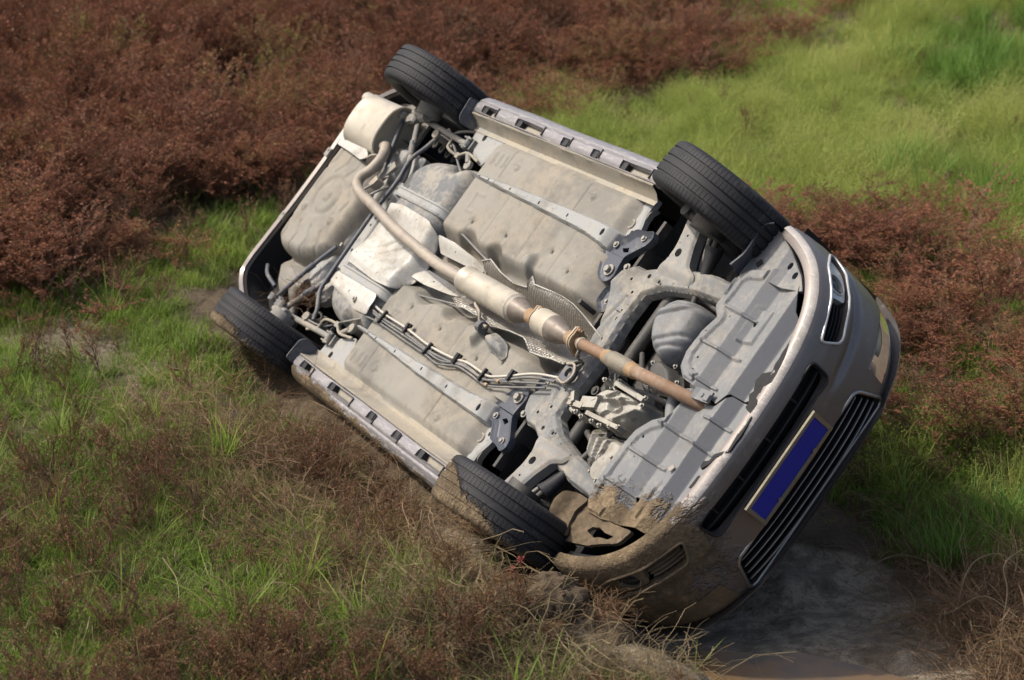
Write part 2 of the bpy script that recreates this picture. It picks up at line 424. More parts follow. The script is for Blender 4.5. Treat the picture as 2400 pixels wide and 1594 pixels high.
def ground_z(X, Y):
    d, dep = ditch(X, Y)
    z = -dep * (1 - sst(.25, .82, d))
    # broad wet hollow in front of the nose
    z = np.minimum(z, -.27 * sst(.35, 1.0, X + .12 * (Y - 6.8)) * (1 - sst(7.6, 9.4, Y)) * (1 - .8 * sst(1.9, 3.4, X)))
    far = sst(11, 16, Y)
    z = z + .05 * fbm(X * .9, Y * .9, 40) + .10 * fbm(X * .3, Y * .3, 41) * (.4 + far)
    z = z + .035 * fbm(X * 4, Y * 4, 42) + .018 * fbm(X * 13, Y * 13, 43)
    z = z - .03 + blob(X, Y, (-.34, 6.85), .20, .06) + blob(X, Y, (-.12, 6.62), .26, .10, .18) + blob(X, Y, (.16, 6.72), .16, .08, .14) 
    # the trench pressed by the lower sill
    a = np.array([-1.30, 9.45]); b = np.array([-.42, 7.55]); ab = b - a; tt = np.clip(((X - a[0]) * ab[0] + (Y - a[1]) * ab[1]) / (ab @ ab), 0, 1)
    ds = np.hypot(X - a[0] - tt * ab[0], Y - a[1] - tt * ab[1]); z = z - .17 * np.exp(-(ds / .33) ** 2)
    z = z + .05 * fbm(X * 6, Y * 6, 71) * np.exp(-(np.hypot(X - .3, Y - 6.7) / .9) ** 2) * 2
    z = z - blob(X, Y, (.95, 6.58), .42, .07, .20)
    # ruts and slabs in the wet mud by the front of the car
    u = X * .80 + Y * .60; v = -X * .60 + Y * .80; mz = sst(.4, .9, X) * (1 - sst(7.6, 8.3, Y)) * (1 - sst(2.4, 3.2, X))
    z = z + mz * (.075 * fbm(u * 1.3, v * 2.2, 91) + .035 * fbm(u * 5, v * 7, 93) + .045 * sst(.02, .06, fbm(u * 1.2, v * 2.0, 95)) + .012 * fbm(u * 20, v * 24, 97))
    z = z + .5 * sst(15, 60, Y) + .55 * sst(.8, 6, X - .12 * (Y - 12)) * sst(13, 19, Y)
    return z
def grow(a, b, first, ratio, last):
    o = [0.0]; s = first
    while o[-1] < last: o.append(o[-1] + s); s *= ratio
    return np.array(o)
gxa = np.arange(-4.2, 4.8001, .035); gya = np.arange(5.2, 12.0001, .035)
side = grow(0, 0, .05, 1.13, 500)
GX = np.concatenate([gxa[0] - side[1:][::-1], gxa, gxa[-1] + side[1:]])
GY = np.concatenate([gya[0] - side[1:][::-1], gya, gya[-1] + side[1:]])
XX, YY = np.meshgrid(GX, GY, indexing='ij')
ZZ = ground_z(XX.ravel(), YY.ravel())
gv = np.column_stack([XX.ravel(), YY.ravel(), ZZ]); ny_ = len(GY)
I, J = np.meshgrid(np.arange(len(GX) - 1), np.arange(ny_ - 1), indexing='ij'); I = I.ravel(); J = J.ravel()
gf = np.stack([I * ny_ + J, (I + 1) * ny_ + J, (I + 1) * ny_ + J + 1, I * ny_ + J + 1], 1)

mg = bpy.data.materials.new('earth_and_mud'); t = NT(mg)
co = t.new('ShaderNodeTexCoord').outputs['Object']
at = t.new('ShaderNodeAttribute', attribute_name='mud').outputs['Fac']
n1 = t.noise(co, 1.7, 5, .6); n2 = t.noise(co, 14, 5, .65); n3 = t.noise(co, 60, 3, .65)
soil = t.mix(t.ramp(n1, .35, .65), (.085, .062, .038), (.135, .102, .064))
soil = t.mix(t.ramp(n2, .4, .7), soil, (.070, .050, .030))
mudc = t.mix(t.ramp(n2, .38, .60), (.19, .152, .105), (.34, .282, .20))
mudc = t.mix(t.ramp(t.noise(co, 45, 4, .7), .56, .64, 0, .7), mudc, (.085, .064, .042))
mudc = t.mix(t.ramp(t.noise(co, 3.1, 4, .6), .54, .68, 0, .7), mudc, (.085, .052, .026))
pale = t.mix(t.ramp(n2, .35, .65), (.125, .100, .068), (.20, .165, .115))
strk0 = t.new('ShaderNodeMapping'); t.put(strk0.inputs[0], co); strk0.inputs['Scale'].default_value = (1.6, 2.8, 2); strk0.inputs['Rotation'].default_value = (0, 0, .55)
mudc = t.mix(t.ramp(t.noise(strk0.outputs[0], 1.6, 5, .65), .40, .56, .6, 0), mudc, (.10, .075, .046))
col = t.mix(t.ramp(t.new('ShaderNodeAttribute', attribute_name='pale').outputs['Fac'], .3, .7), soil, pale)
col = t.mix(t.ramp(at, .45, .75), col, mudc)
t.put(t.b.inputs['Base Color'], col)
t.put(t.b.inputs['Roughness'], t.fmix(t.ramp(at, .5, .95), .95, .62))
mp = t.new('ShaderNodeMapping'); t.put(mp.inputs[0], co); mp.inputs['Scale'].default_value = (4, 8, 6); mp.inputs['Rotation'].default_value = (0, 0, .62)
strk = t.noise(mp.outputs[0], 2.4, 6, .72)
hh = t.math('ADD', t.math('MULTIPLY', n2, .7), t.math('ADD', t.math('MULTIPLY', n3, .35), t.math('MULTIPLY', strk, 1.0)))
t.put(t.b.inputs['Normal'], t.bump(hh, 1.0, .05))
t.b.inputs['Specular IOR Level'].default_value = .3
ground = mk('ground', gv, gf.tolist(), mg, None, 180)
tag(ground, None, None, kind='structure')
gpx, gpy = pix(gv[:, 0], gv[:, 1], gv[:, 2])
MUDPOLY = [(1020, 1250), (1250, 1330), (1500, 1350), (1800, 1290), (2000, 1320), (2150, 1380), (2280, 1500), (2420, 1720), (1640, 1750), (1560, 1580), (1400, 1500), (1180, 1440), (950, 1400), (900, 1300)]
PATHPOLY = [(-500, 770), (220, 755), (270, 800), (420, 855), (410, 885), (280, 880), (120, 840), (-500, 835)]
mud_a = np.zeros(len(gv))
jit = 40 * fbm(gv[:, 0] * 3, gv[:, 1] * 3, 77)
front = (gv[:, 1] > 3)
PX = np.column_stack([gpx + jit * 2, gpy + jit])
pale_a = np.zeros(len(gv))
for poly, arr in ((MUDPOLY, mud_a), (PATHPOLY, pale_a)):
    ins = pip(PX, poly) & front; _, dd = near(PX, poly)
    arr[:] = np.maximum(arr, np.where(ins, 1.0, np.clip(1 - dd / 60, 0, 1) * front))
dd, de = ditch(gv[:, 0], gv[:, 1]); mud_a = np.maximum(mud_a, (1 - sst(.3, .8, dd)) * (de > .2))
for nm_, ar_ in (('mud', mud_a), ('pale', pale_a)):
    at_ = ground.data.attributes.new(nm_, 'FLOAT', 'POINT'); at_.data.foreach_set('value', ar_.astype(np.float32))

# shallow brown puddle at the bottom of the ditch
mw = bpy.data.materials.new('brown_ditch_water'); t = NT(mw)
co = t.new('ShaderNodeTexCoord').outputs['Object']
t.put(t.b.inputs['Base Color'], t.mix(t.ramp(t.noise(co, 6, 5), .4, .65), (.125, .078, .038), (.085, .064, .042)))
t.b.inputs['Roughness'].default_value = .22; t.b.inputs['Specular IOR Level'].default_value = .25
t.put(t.b.inputs['Normal'], t.bump(t.noise(co, 22, 3), .05, .01))
pts = []
for k in range(48):
    a = 2 * math.pi * k / 48; r = 1 + .35 * float(fbm(math.cos(a) * 1.5 + 5, math.sin(a) * 1.5, 9))
    pts.append((.98 + .62 * r * math.cos(a), 6.55 + .30 * r * math.sin(a) - .05 * math.cos(a)))
WL = -.272
pud = mk('puddle', [(x, y, WL) for x, y in pts], [tuple(range(48))], mw, None, 0)
tag(pud, None, None, kind='structure')
# ------------------------------------------------------------------ the overturned car
car = empty('overturned_car')
car.matrix_world = CAR_M
tag(car, 'silver-grey car rolled onto its side in the mud, underside facing out', 'car')

# ---- floor pan
def floor_z(x, y, d):
    ay = np.abs(y)
    z = np.full_like(x, .213)
    z += .085 * (1 - sst(.115, .195, ay))                                   # tunnel
    z += .10 * (1 - sst(0, .075, x + 2.035)) ** 1.4 * (ay < .47)            # rolls up to the tank at the back
    z += .03 * (1 - sst(0, .05, x + 2.02)) * (ay >= .47)
    z += .12 * sst(-.68, -.45, x) * (ay < .42)                              # toe board
    z += .052 * sst(-.72, -.62, x) * (ay >= .40)
    z += .022 * sst(.655, .70, ay)
    z -= .010 * (ay > .50) * (1 - sst(.0, .09, np.hypot((x + 1.33) * .9, ay - .605)))       # wide round pressing
    z += .008 * np.exp(-((x + 1.05) / .004) ** 2) * (ay > .5) * (ay < .68)
    z += .006 * np.exp(-((x + 1.78) / .004) ** 2) * (ay > .5) * (ay < .68)
    for xs in (-1.93, -1.875, -1.82):
        z -= .007 * (1 - sst(.010, .018, np.abs(x - xs))) * (1 - sst(.03, .04, np.abs(ay - .60)))
    for xs in (-1.58, -1.22, -.92):
        z += .006 * np.exp(-((x - xs) / .006) ** 2) * (ay > .17) * (ay < .44)
    # scallops beside the tunnel
    for xs, w in ((-1.70, .13), (-1.42, .10)):
        z += .055 * (1 - sst(.5, 1, np.hypot((x - xs) / w, (ay - .13) / .10)))
    z -= .045 * (1 - sst(.4, 1, np.hypot((x + 1.08) / .05, (ay - .19) / .085)))              # hanger pads
    for px, py in ((-1.69, .598), (-.98, .618)):
        r = np.hypot(x - px, ay - py); z -= .010 * (1 - sst(.014, .024, r)); z += .008 * (1 - sst(.004, .009, r))
        q = np.abs(x - px) / .055 + np.abs(ay - py) / .05; z += .004 * (1 - sst(.8, 1, q))
    for px, py in ((-1.745, .256), (-1.414, .272), (-1.0, .30), (-.80, .25)):
        q = np.abs(x - px) / .045 + np.abs(ay - py) / .035; z += .005 * (1 - sst(.7, 1, q))
        z += .012 * (1 - sst(.006, .011, np.hypot(x - px, ay - py)))
    # L-shaped and U-shaped beads
    bead = [[(-1.86, .40), (-1.86, .30), (-1.80, .30)], [(-1.86, .40), (-1.78, .40)]]
    for b in bead: z -= .005 * (1 - sst(.004, .011, segdist(x, ay, b)))
    z += .006 * fbm(x * 3.1, y * 3.1, 5) + .002 * fbm(x * 14, y * 14, 9)
    return z
fl_out = [(-2.035, -.475), (-1.955, -.70), (-.60, -.70), (-.585, -.52), (-.60, -.42), (-.45, -.34), (-.40, -.2),
          (-.40, .2), (-.45, .34), (-.60, .42), (-.585, .52), (-.60, .70), (-1.955, .70), (-2.035, .475), (-2.035, .15), (-2.0, 0), (-2.035, -.15)]
hl = [circ(px, s * py, .006, .009) for px, py in ((-1.745, .256), (-1.414, .272), (-1.0, .30), (-.80, .25)) for s in (-1, 1)]
floor = sheet('floor_pan', rounded(fl_out, .03), M['floor'], floor_z, hl, step=.0075, th=.03, parent=car, smooth=50)

# ---- front corner plates of the floor, beside the wheel arches
for s in (-1, 1):
    o = [(-.72, s * .50), (-.62, s * .49), (-.56, s * .50), (-.575, s * .58), (-.605, s * .65), (-.60, s * .735), (-.655, s * .735), (-.69, s * .62)]
    sheet('corner_plate', rounded(o, .015), M['rail'], lambda x, y, d: .262 - .006 * sst(0, .015, d), [circ(-.6526, s * .58, .015), circ(-.615, s * .545, .011)], step=.005, th=.03, parent=car)
    V, Fs = [], []
    ringp = [(-.6526 + .02 * math.cos(a), s * .58 + .02 * math.sin(a), .253) for a in np.linspace(0, 2 * math.pi, 17)]
    tube('grommet', ringp, .005, M['sill'], car, 6)

# ---- chassis rails with their holes
rail_h = ((-.708, .477, .017), (-1.023, .48, .009), (-1.289, .477, .009), (-1.585, .479, .008), (-1.808, .478, .007), (-1.902, .477, .007))
for s in (-1, 1):
    ro = [(-2.06, .486), (-2.06, .468), (-1.75, .458), (-1.36, .450), (-.85, .437), (-.64, .414), (-.635, .522), (-.83, .523), (-1.36, .514), (-1.75, .500)]
    ro = [(a, s * b) for a, b in ro]
    def rz(x, y, d):
        z = .215 - .026 * sst(0, .013, d) + .05 * sst(-.70, -.62, x)
        for a in (-1.70, -1.47): z -= .003 * (1 - sst(.006, .010, np.hypot(np.maximum(np.abs(x - a) - .05, 0), np.abs(y) - .479)))
        return z + .003 * sst(-1.37, -1.33, x) * -1
    rail = sheet('chassis_rail', ro, M['rail'], rz, [circ(a, s * b, r * .75, r * 1.15, 12) for a, b, r in rail_h], step=.005, th=.012, parent=car)

# ---- sills and plastic side skirts
SILLP = [(.690, .232), (.715, .238), (.740, .206), (.752, .168), (.757, .163), (.762, .168), (.764, .196), (.830, .205), (.86, .24)]
for s in (-1, 1):
    X = np.arange(-2.30, -.54, .03); V = []; Fs = []
    pr = np.array(SILLP); n = len(pr)
    for i, x in enumerate(X):
        for j, (y, z) in enumerate(pr):
            w = .003 * float(vnoise(x * 9, j * 3.1, 3 + s)) * (j in (3, 4, 5))
            V.append((x, s * (y + w), z + .004 * float(fbm(x * 5, j, 4))))
    for i in range(len(X) - 1):
        for j in range(n - 1): Fs.append((i * n + j, i * n + j + 1, (i + 1) * n + j + 1, (i + 1) * n + j))
    mk('side_sill', V, Fs, M['sill'], car, 25)
    prof = np.array([(.767, .168), (.785, .160), (.815, .158), (.842, .166), (.866, .186), (.882, .222), (.888, .27), (.884, .33), (.88, .40)])
    sl = np.concatenate([[0], np.cumsum(np.hypot(*np.diff(prof, axis=0).T))])
    def smap(x, q, d, s=s, prof=prof, sl=sl):
        dent = .010 * fbm(x * 2.2, q * 5, 31 + s)
        end = .05 * (1 - sst(0, .09, x + 2.36)) ** 2 + .0
        y = np.interp(q, sl, prof[:, 0]) - end + dent; z = np.interp(q, sl, prof[:, 1]) + end * .5
        lip = .006 * np.exp(-((q - .062) / .006) ** 2)
        return np.column_stack([x, s * y, z + lip])
    notches = []
    for a, b in ((-2.225, -2.08), (-1.865, -1.60), (-1.405, -1.335), (-1.125, -1.06), (-.865, -.62)):
        notches.append([(a, .006), (b, .006), (b, .048), (a, .048)])
    o = [(-2.36, .06), (-2.33, .0), (-.52, .0), (-.50, .05), (-.50, sl[-1]), (-2.30, sl[-1]), (-2.35, .15)]
    sk = sheet('side_skirt', rounded(o, .02), M['skirtR' if s < 0 else 'skirtL'], step=.007, th=.03, holes=notches, parent=car, mapf=smap,
               tdir=lambda x, q, s=s: np.column_stack([0 * x, 0 * x - s * .25, 0 * x + .9]), label=None)
    for a, b in ((-2.225, -2.08), (-1.865, -1.60), (-1.405, -1.335), (-1.125, -1.06), (-.865, -.62)):
        mk('clip_pocket', *box_geo((a + .022, s * .797, .192), (.040, .044, .045)), M['black'], sk, 0)
        mk('clip_tab', *box_geo((b + .012, s * .80, .156), (.006, .05, .006)), M['black'], sk, 0)
    # rubber flap at the rear end of the skirt
    o = [(s * .675, .155), (s * .70, .125), (s * .815, .115), (s * .825, .16), (s * .80, .27), (s * .69, .27)]
    sheet('sill_flap', rounded(o, .015), M['link'], step=.008, th=.008, parent=car, tdir=(1, 0, 0),
          mapf=lambda u, v, d: np.column_stack([-2.315 - .15 * (.16 - v) + .004 * fbm(u * 8, v * 8, 3), u, v]))
    # rear floor corner with the big drain hole
    o = [(-2.27, s * .61), (-2.05, s * .53), (-1.95, s * .70), (-1.96, s * .735), (-2.30, s * .735)]
    sheet('sill_end_plate', rounded(o, .02), M['rail'], lambda x, y, d: .243 - .006 * sst(0, .02, d) + .004 * fbm(x * 9, y * 9, 8),
          [circ(-2.165, s * .6765, .017, .021), circ(-2.12, s * .69, .004)], step=.006, th=.03, parent=car)
    # body side inside of the sill
    tb = [(-2.29, s * .60, .225), (-2.26, s * .60, .205), (-2.22, s * .60, .225)]
    mk('trailing_arm_bracket', *merge(box_geo((-2.245, s * .585, .235), (.07, .008, .07)), box_geo((-2.245, s * .635, .235), (.07, .008, .07)),
       box_geo((-2.20, s * .61, .245), (.012, .06, .06)), tube_geo([(-2.255, s * .575, .225), (-2.255, s * .645, .225)], .02, 12)), M['subframe'], car, 30)

# ---- fuel tank
tk = [(-2.47, -.24), (-2.53, -.34), (-2.49, -.42), (-2.40, -.475), (-2.20, -.505), (-2.16, -.46), (-2.10, -.505), (-2.0, -.52), (-1.965, -.44), (-1.965, .44), (-2.0, .49), (-2.09, .47),
      (-2.15, .51), (-2.25, .525), (-2.40, .50), (-2.47, .45), (-2.53, .35), (-2.52, .20), (-2.52, -.1)]
def tank_z(x, y, d):
    z = .175 + .14 * (1 - np.sqrt(np.clip(1 - (1 - np.clip(d / .085, 0, 1)) ** 2, 0, 1)))
    z += .03 * (1 - sst(.3, 1, np.hypot((x + 2.16) / .06, (np.abs(y) - .50) / .09)))
    z += .045 * (1 - sst(.09, .19, np.abs(y - .02)))
    z += .005 * fbm(x * 6, y * 6, 21)
    return z
tank = sheet('fuel_tank', rounded(tk, .05, 6), M['tank'], tank_z, step=.009, th=.06, parent=car, smooth=60)
for yy in (-.225, .275):
    V, Fs = [], []
    for i, x in enumerate(np.linspace(-2.53, -1.955, 40)):
        zz = float(tank_z(np.array([x]), np.array([yy]), np.array([min(x + 2.53, -1.965 - x) + .012]))[0]) - .010
        for j, (dy, dz) in enumerate(((-.028, .012), (-.027, .0), (-.018, -.004), (-.012, .002), (.012, .002), (.018, -.004), (.027, 0), (.028, .012))):
            V.append((x, yy + dy + .05 * (x + 2.24) * 0, zz + dz))
    for i in range(39):
        for j in range(7): Fs.append((i * 8 + j, i * 8 + j + 1, i * 8 + j + 9, i * 8 + j + 8))
    mk('tank_strap', V, Fs, M['rail'], tank, 30)
def ts_z(x, y, d):
    z = .157 + .07 * sst(-2.44, -2.54, x) ** 1.3 + .075 * sst(-1.99, -1.905, x) ** 1.3 + .03 * (1 - sst(.05, .19, np.abs(y - .0))) - .008 * sst(0, .04, d)
    for x0, x1, y0, y1 in ((-2.36, -2.12, .13, -.02), (-2.28, -2.02, .14, .0)):
        z += .010 * (1 - sst(.006, .018, segdist(x, y, [(x0, y0), (x1, y1)])))
    return z + .006 * fbm(x * 9, y * 9, 2) + .002 * fbm(x * 40, y * 40, 3)
o = [(-2.505, .225), (-2.525, .05), (-2.50, -.06), (-2.46, -.145), (-2.32, -.165), (-2.0, -.155), (-1.935, -.12), (-1.91, .05), (-1.90, .14), (-1.95, .235), (-2.1, .245), (-2.3, .235)]
sheet('heat_shield', rounded(o, .03), M['shield'], ts_z, [circ(-2.42, .165, .006), circ(-2.32, -.13, .006), circ(-2.12, -.128, .006)], step=.008, th=.004, parent=tank, smooth=60)
o = [(-2.53, .335), (-2.49, .30), (-2.0, .295), (-1.985, .33), (-1.99, .41), (-2.13, .42), (-2.24, .40), (-2.50, .37)]
sheet('heat_shield', rounded(o, .02), M['shield'], lambda x, y, d: .160 - .004 * sst(0, .012, d) + .03 * sst(-2.47, -2.54, x) + .012 * sst(.36, .42, y) + .004 * fbm(x * 9, y * 9, 6),
      [circ(-2.44, .335, .006), circ(-2.25, .355, .006)], step=.007, th=.004, parent=tank, smooth=50)
mk('shield_stud', *merge(tube_geo([(-2.15, .375, .16), (-2.15, .375, .148)], .016, 10), tube_geo([(-2.15, .375, .15), (-2.15, .375, .14)], .008, 8)), M['shield'], tank, 30)

# ---- spare wheel well and boot floor
wo = [(-3.42, -.36), (-3.02, -.33), (-2.86, -.20), (-2.80, -.06), (-2.82, .15), (-2.80, .22), (-2.88, .30), (-3.08, .362), (-3.33, .37), (-3.425, .315), (-3.44, .1), (-3.435, -.1)]
def well_z(x, y, d):
    z = .195 + .16 * (1 - np.sqrt(np.clip(1 - (1 - np.clip(d / .07, 0, 1)) ** 2, 0, 1)))
    r = np.hypot((x + 3.16) * .95, y + .02)
    z += .012 * (np.exp(-((r - .115) / .018) ** 2)) - .010 * (1 - sst(.02, .035, np.maximum(np.abs(x + 3.15), np.abs(y + .02))))
    for px, py in ((-3.305, .095), (-2.955, .09)):
        q = np.hypot(x - px, y - py); z -= .012 * (1 - sst(.018, .026, q)); z += .008 * (1 - sst(.010, .016, q))
    for k in range(4):
        x0 = -3.38 + k * .135
        z += .009 * (1 - sst(.004, .014, segdist(x, y, [(x0, .17), (x0 + .05, .24), (x0 + .03, .36)])))
        if k < 3: z += .008 * (1 - sst(.004, .014, segdist(x, y, [(x0, -.16), (x0 + .06, -.22), (x0 + .06, -.34)])))
    z += .009 * (1 - sst(.005, .015, segdist(x, y, [(-3.0, -.13), (-2.90, -.05), (-2.93, .02), (-2.88, .05)])))
    return z + .005 * fbm(x * 5, y * 5, 14)
well = sheet('spare_wheel_well', rounded(wo, .06, 6), M['floor'], well_z, step=.008, th=.03, parent=car, smooth=60)
o = [(-3.44, -.38), (-3.40, -.30), (-3.20, -.29), (-3.02, -.275), (-3.0, -.31), (-3.10, -.36), (-3.3, -.40)]
sheet('muffler_heat_shield', rounded(o, .02), M['shield'], lambda x, y, d: .185 - .02 * sst(-.33, -.27, y) + .012 * fbm(x * 8, y * 8, 3), step=.007, th=.004, parent=car)
# boot floor around the well
o = [(-3.36, -.70), (-2.93, -.75), (-2.93, .64), (-3.10, .62), (-3.20, .50), (-3.30, .40), (-3.38, .30)]
def boot_z(x, y, d): return .335 + .012 * fbm(x * 4, y * 4, 8) - .07 * sst(.36, .44, y) * (1 - sst(.50, .62, y))
sheet('boot_floor', o, M['floor'], boot_z, step=.02, th=.02, parent=car, smooth=60)

# ---- rear crossmember
def cm_z(x, y, d):
    z = .292 - .022 * sst(0, .02, d)
    z += .045 * np.exp(-((x + 2.79) / .028) ** 4)
    return z + .006 * fbm(x * 9, y * 9, 3)
hol = [circ(-2.924, -.06, .009), circ(-2.906, -.009, .005), circ(-2.922, .051, .009), circ(-2.933, .109, .011), circ(-2.687, -.169, .010), circ(-2.686, -.052, .010), circ(-2.687, -.005, .008),
       circ(-2.70, .16, .010), circ(-2.92, .2, .008), circ(-2.92, -.2, .009)]
o = [(-2.965, -.46), (-2.64, -.46), (-2.63, .46), (-2.70, .50), (-2.93, .42), (-2.965, .36)]
cm = sheet('rear_crossmember', rounded(o, .03), M['rail'], cm_z, hol, step=.007, th=.05, parent=car, smooth=35)
mk('sticker', *box_geo((-2.842, .165, .2625), (.06, .02, .003)), M['shield'], cm, 0)

# ---- rear suspension links, stabiliser bar
def link(pts, r=.013, m='link', name='suspension_link', seg=10):
    return tube(name, pts, r, M[m], car, seg, per=5)
for s in (-1, 1):
    a = link([(-3.00, s * .60, .22), (-2.87, s * .34, .225), (-2.79, s * .19, .235)], .0125)
    mk('link_sleeve', *tube_geo([(-2.895, s * .385, .224), (-2.865, s * .335, .225)], .017, 10), M['link'], a)
    a = link([(-2.83, s * .61, .22), (-2.64, s * .36, .23), (-2.62, s * .28, .24)], .016, 'dustbar')
    mk('link_sleeve', *tube_geo([(-2.75, s * .50, .222), (-2.69, s * .43, .226)], .019, 10), M['link'], a)
    a = link([(-2.93, s * .65, .215), (-2.6, s * .625, .22), (-2.26, s * .605, .225)], .0165, 'dustbar', 'trailing_arm')
    # knuckle and bushes near the wheel
    mk('wheel_knuckle', *merge(tube_geo([(-2.65, s * .64, .15), (-2.65, s * .70, .14)], .07, 14), tube_geo(spath([(-2.98, s * .60, .24), (-2.8, s * .64, .21), (-2.66, s * .64, .16)], 5), .028, 8),
        tube_geo([(-2.985, s * .585, .20), (-2.985, s * .625, .20)], .024, 12), tube_geo([(-2.835, s * .59, .20), (-2.835, s * .63, .20)], .024, 12),
        box_geo((-2.90, s * .625, .225), (.10, .05, .03), rotz(.4 * s))), M['subframe'], car, 30)
    V, Fs = tube_geo([(-2.62 + .034 * math.cos(a) , s * .565 + .034 * math.sin(a), .26 + a * .0075) for a in np.linspace(0, 6.28 * 4, 80)], .007, 6)
    mk('coil_spring', V, Fs, M['dark'], car)
    tube('shock_absorber', [(-2.56, s * .585, .20), (-2.60, s * .60, .45)], .024, M['dustbar'], car, 12)
    tube('brake_hose', [(-2.06, s * .545, .225), (-2.16, s * .56, .205), (-2.26, s * .53, .215), (-2.36, s * .545, .20), (-2.42, s * .60, .225), (-2.5, s * .64, .22)], .008, M['sill'], car, 8, per=6)
    mk('hose_clamp', *box_geo((-2.25, s * .53, .218), (.03, .03, .02)), M['dustbar'], car, 0)
    mk('hose_fitting', *merge(tube_geo([(-2.16, s * .555, .212), (-2.11, s * .515, .212)], .014, 8), tube_geo([(-2.10, s * .505, .225), (-2.10, s * .505, .205)], .026, 12)), M['dustbar'], car, 30)
    # handbrake cable
    tube('handbrake_cable', [(-2.60, s * .60, .21), (-2.40, s * .58, .23), (-2.22, s * .50, .22), (-2.02, s * .42, .20)], .006, M['line_dark'], car, 6, per=6)
link([(-2.50, .58, .22), (-2.522, .52, .212), (-2.60, .44, .208), (-2.617, .35, .208), (-2.627, .20, .21), (-2.631, -.085, .21), (-2.615, -.258, .21), (-2.630, -.40, .208), (-2.575, -.495, .21), (-2.55, -.58, .22)], .0115, 'link', 'stabiliser_bar')
link([(-2.40, -.56, .24), (-2.46, -.63, .24), (-2.36, -.68, .25), (-2.2, -.70, .26)], .008, 'dustbar', 'brake_hose')

# ---- rear bumper
rb = [(-2.96, .845, .26), (-3.05, .80, .24), (-3.22, .745, .23), (-3.40, .69, .225), (-3.545, .60, .225), (-3.565, .50, .22), (-3.555, .36, .22), (-3.53, .1, .22), (-3.52, -.2, .22), (-3.52, -.48, .22), (-3.45, -.64, .23), (-3.25, -.78, .24), (-2.98, -.86, .26)]
path = np.array(spath(rb, 8)); T = np.gradient(path, axis=0); N = np.column_stack([T[:, 1], -T[:, 0]]); N /= np.linalg.norm(N, axis=1)[:, None]
if N[len(N) // 2][0] > 0: N = -N
rows = [(-.030, .028), (-.024, .004), (-.004, -.006), (.012, .006), (.03, .05), (.05, .14), (.055, .26), (.05, .40), (.03, .52), (-.05, .60)]
V = []; Fs = []; n = len(rows)
for p, q in zip(path, N):
    for a, h in rows: V.append((p[0] + q[0] * a, p[1] + q[1] * a, p[2] + h))
for i in range(len(path) - 1):
    for j in range(n - 1): Fs.append((i * n + j, i * n + j + 1, (i + 1) * n + j + 1, (i + 1) * n + j))
rbo = mk('rear_bumper', V, Fs, M['paint'], car, 45)
V = []; Fs = []; rows2 = [(-.026, .008), (-.028, .10), (-.03, .30)]; n = 3
for p, q in zip(path, N):
    for a, h in rows2: V.append((p[0] + q[0] * a, p[1] + q[1] * a, p[2] + h))
for i in range(len(path) - 1):
    for j in range(n - 1): Fs.append((i * n + j, i * n + j + 1, (i + 1) * n + j + 1, (i + 1) * n + j))
mk('bumper_lining', V, Fs, M['liner'], rbo, 60)
for y in (-.24, .20):
    mk('bumper_clip', *merge(box_geo((-3.487, y, .206), (.045, .05, .014)), tube_geo([(-3.487, y - .01, .20), (-3.487, y - .01, .194)], .007, 8)), M['bolt'], rbo, 0)
tube('bumper_stay', [(-3.47, .475, .30), (-3.38, .52, .29), (-3.24, .55, .30)], .012, M['link'], rbo, 8, per=4)
o = [(-3.50, -.8), (-3.56, 0), (-3.52, .72), (-3.0, .80), (-2.95, .3), (-2.95, -.8)]
sheet('boot_lining', o, M['liner'], .42, step=.05, th=.01, parent=car)

# ---- muffler
mc = np.array([-3.165, -.495, .235]); V = []; Fs = []; NS = 40
st = [(-.215, .02), (-.213, .90), (-.205, .96), (-.198, 1.03), (-.188, 1.03), (-.182, 1.0), (.172, 1.0), (.180, 1.03), (.190, 1.03), (.194, .97), (.186, .93), (.178, .88), (.176, .4), (.176, .02)]
for dx, k in st:
    for i in range(NS):
        a = 2 * math.pi * i / NS; ca, sa = math.cos(a), math.sin(a)
        V.append((mc[0] + dx, mc[1] + k * .160 * math.copysign(abs(ca) ** .75, ca), mc[2] + k * .112 * math.copysign(abs(sa) ** .85, sa)))
for i in range(len(st) - 1):
    for j in range(NS): Fs.append((i * NS + j, i * NS + (j + 1) % NS, (i + 1) * NS + (j + 1) % NS, (i + 1) * NS + j))
muf = mk('muffler', V, Fs, M['can'], car, 40)
tube('tail_pipe', [(-3.36, -.60, .235), (-3.43, -.615, .225), (-3.52, -.62, .225)], .036, M['can'], muf, 14, per=4)

# ---- exhaust pipe from the flange to the muffler
EZ = [(-2.955, -.405, .20), (-2.90, -.40, .185), (-2.80, -.335, .15), (-2.77, -.25, .125), (-2.80, -.185, .115), (-2.775, -.135, .115), (-2.68, -.105, .115), (-2.45, -.075, .11), (-2.15, -.03, .105), (-1.90, -.005, .105), (-1.65, .017, .11), (-1.45, .024, .115), (-1.30, .02, .12)]
exh = tube('exhaust_pipe', EZ, .029, M['exhaust'], car, 16, per=8)
mk('pipe_flange', *merge(tube_geo([(-2.835, -.30, .15), (-2.825, -.292, .147)], .05, 16)), M['exhaust'], exh)
tube('hanger_rod', [(-2.70, -.13, .12), (-2.70, -.19, .15), (-2.74, -.24, .19), (-2.70, -.27, .2)], .007, M['bolt'], exh, 8, per=5)
tube('hanger_rod', [(-2.64, -.11, .13), (-2.63, -.17, .16), (-2.66, -.22, .21)], .007, M['bolt'], exh, 8, per=5)
mk('rubber_hanger', *merge(box_geo((-2.705, -.20, .165), (.04, .06, .05), rotz(.4))), M['exhaust'], exh, 0)
mk('heat_crossbrace', *box_geo((-2.74, -.29, .20), (.05, .12, .02), rotz(.5)), M['dustbar'], exh, 0)

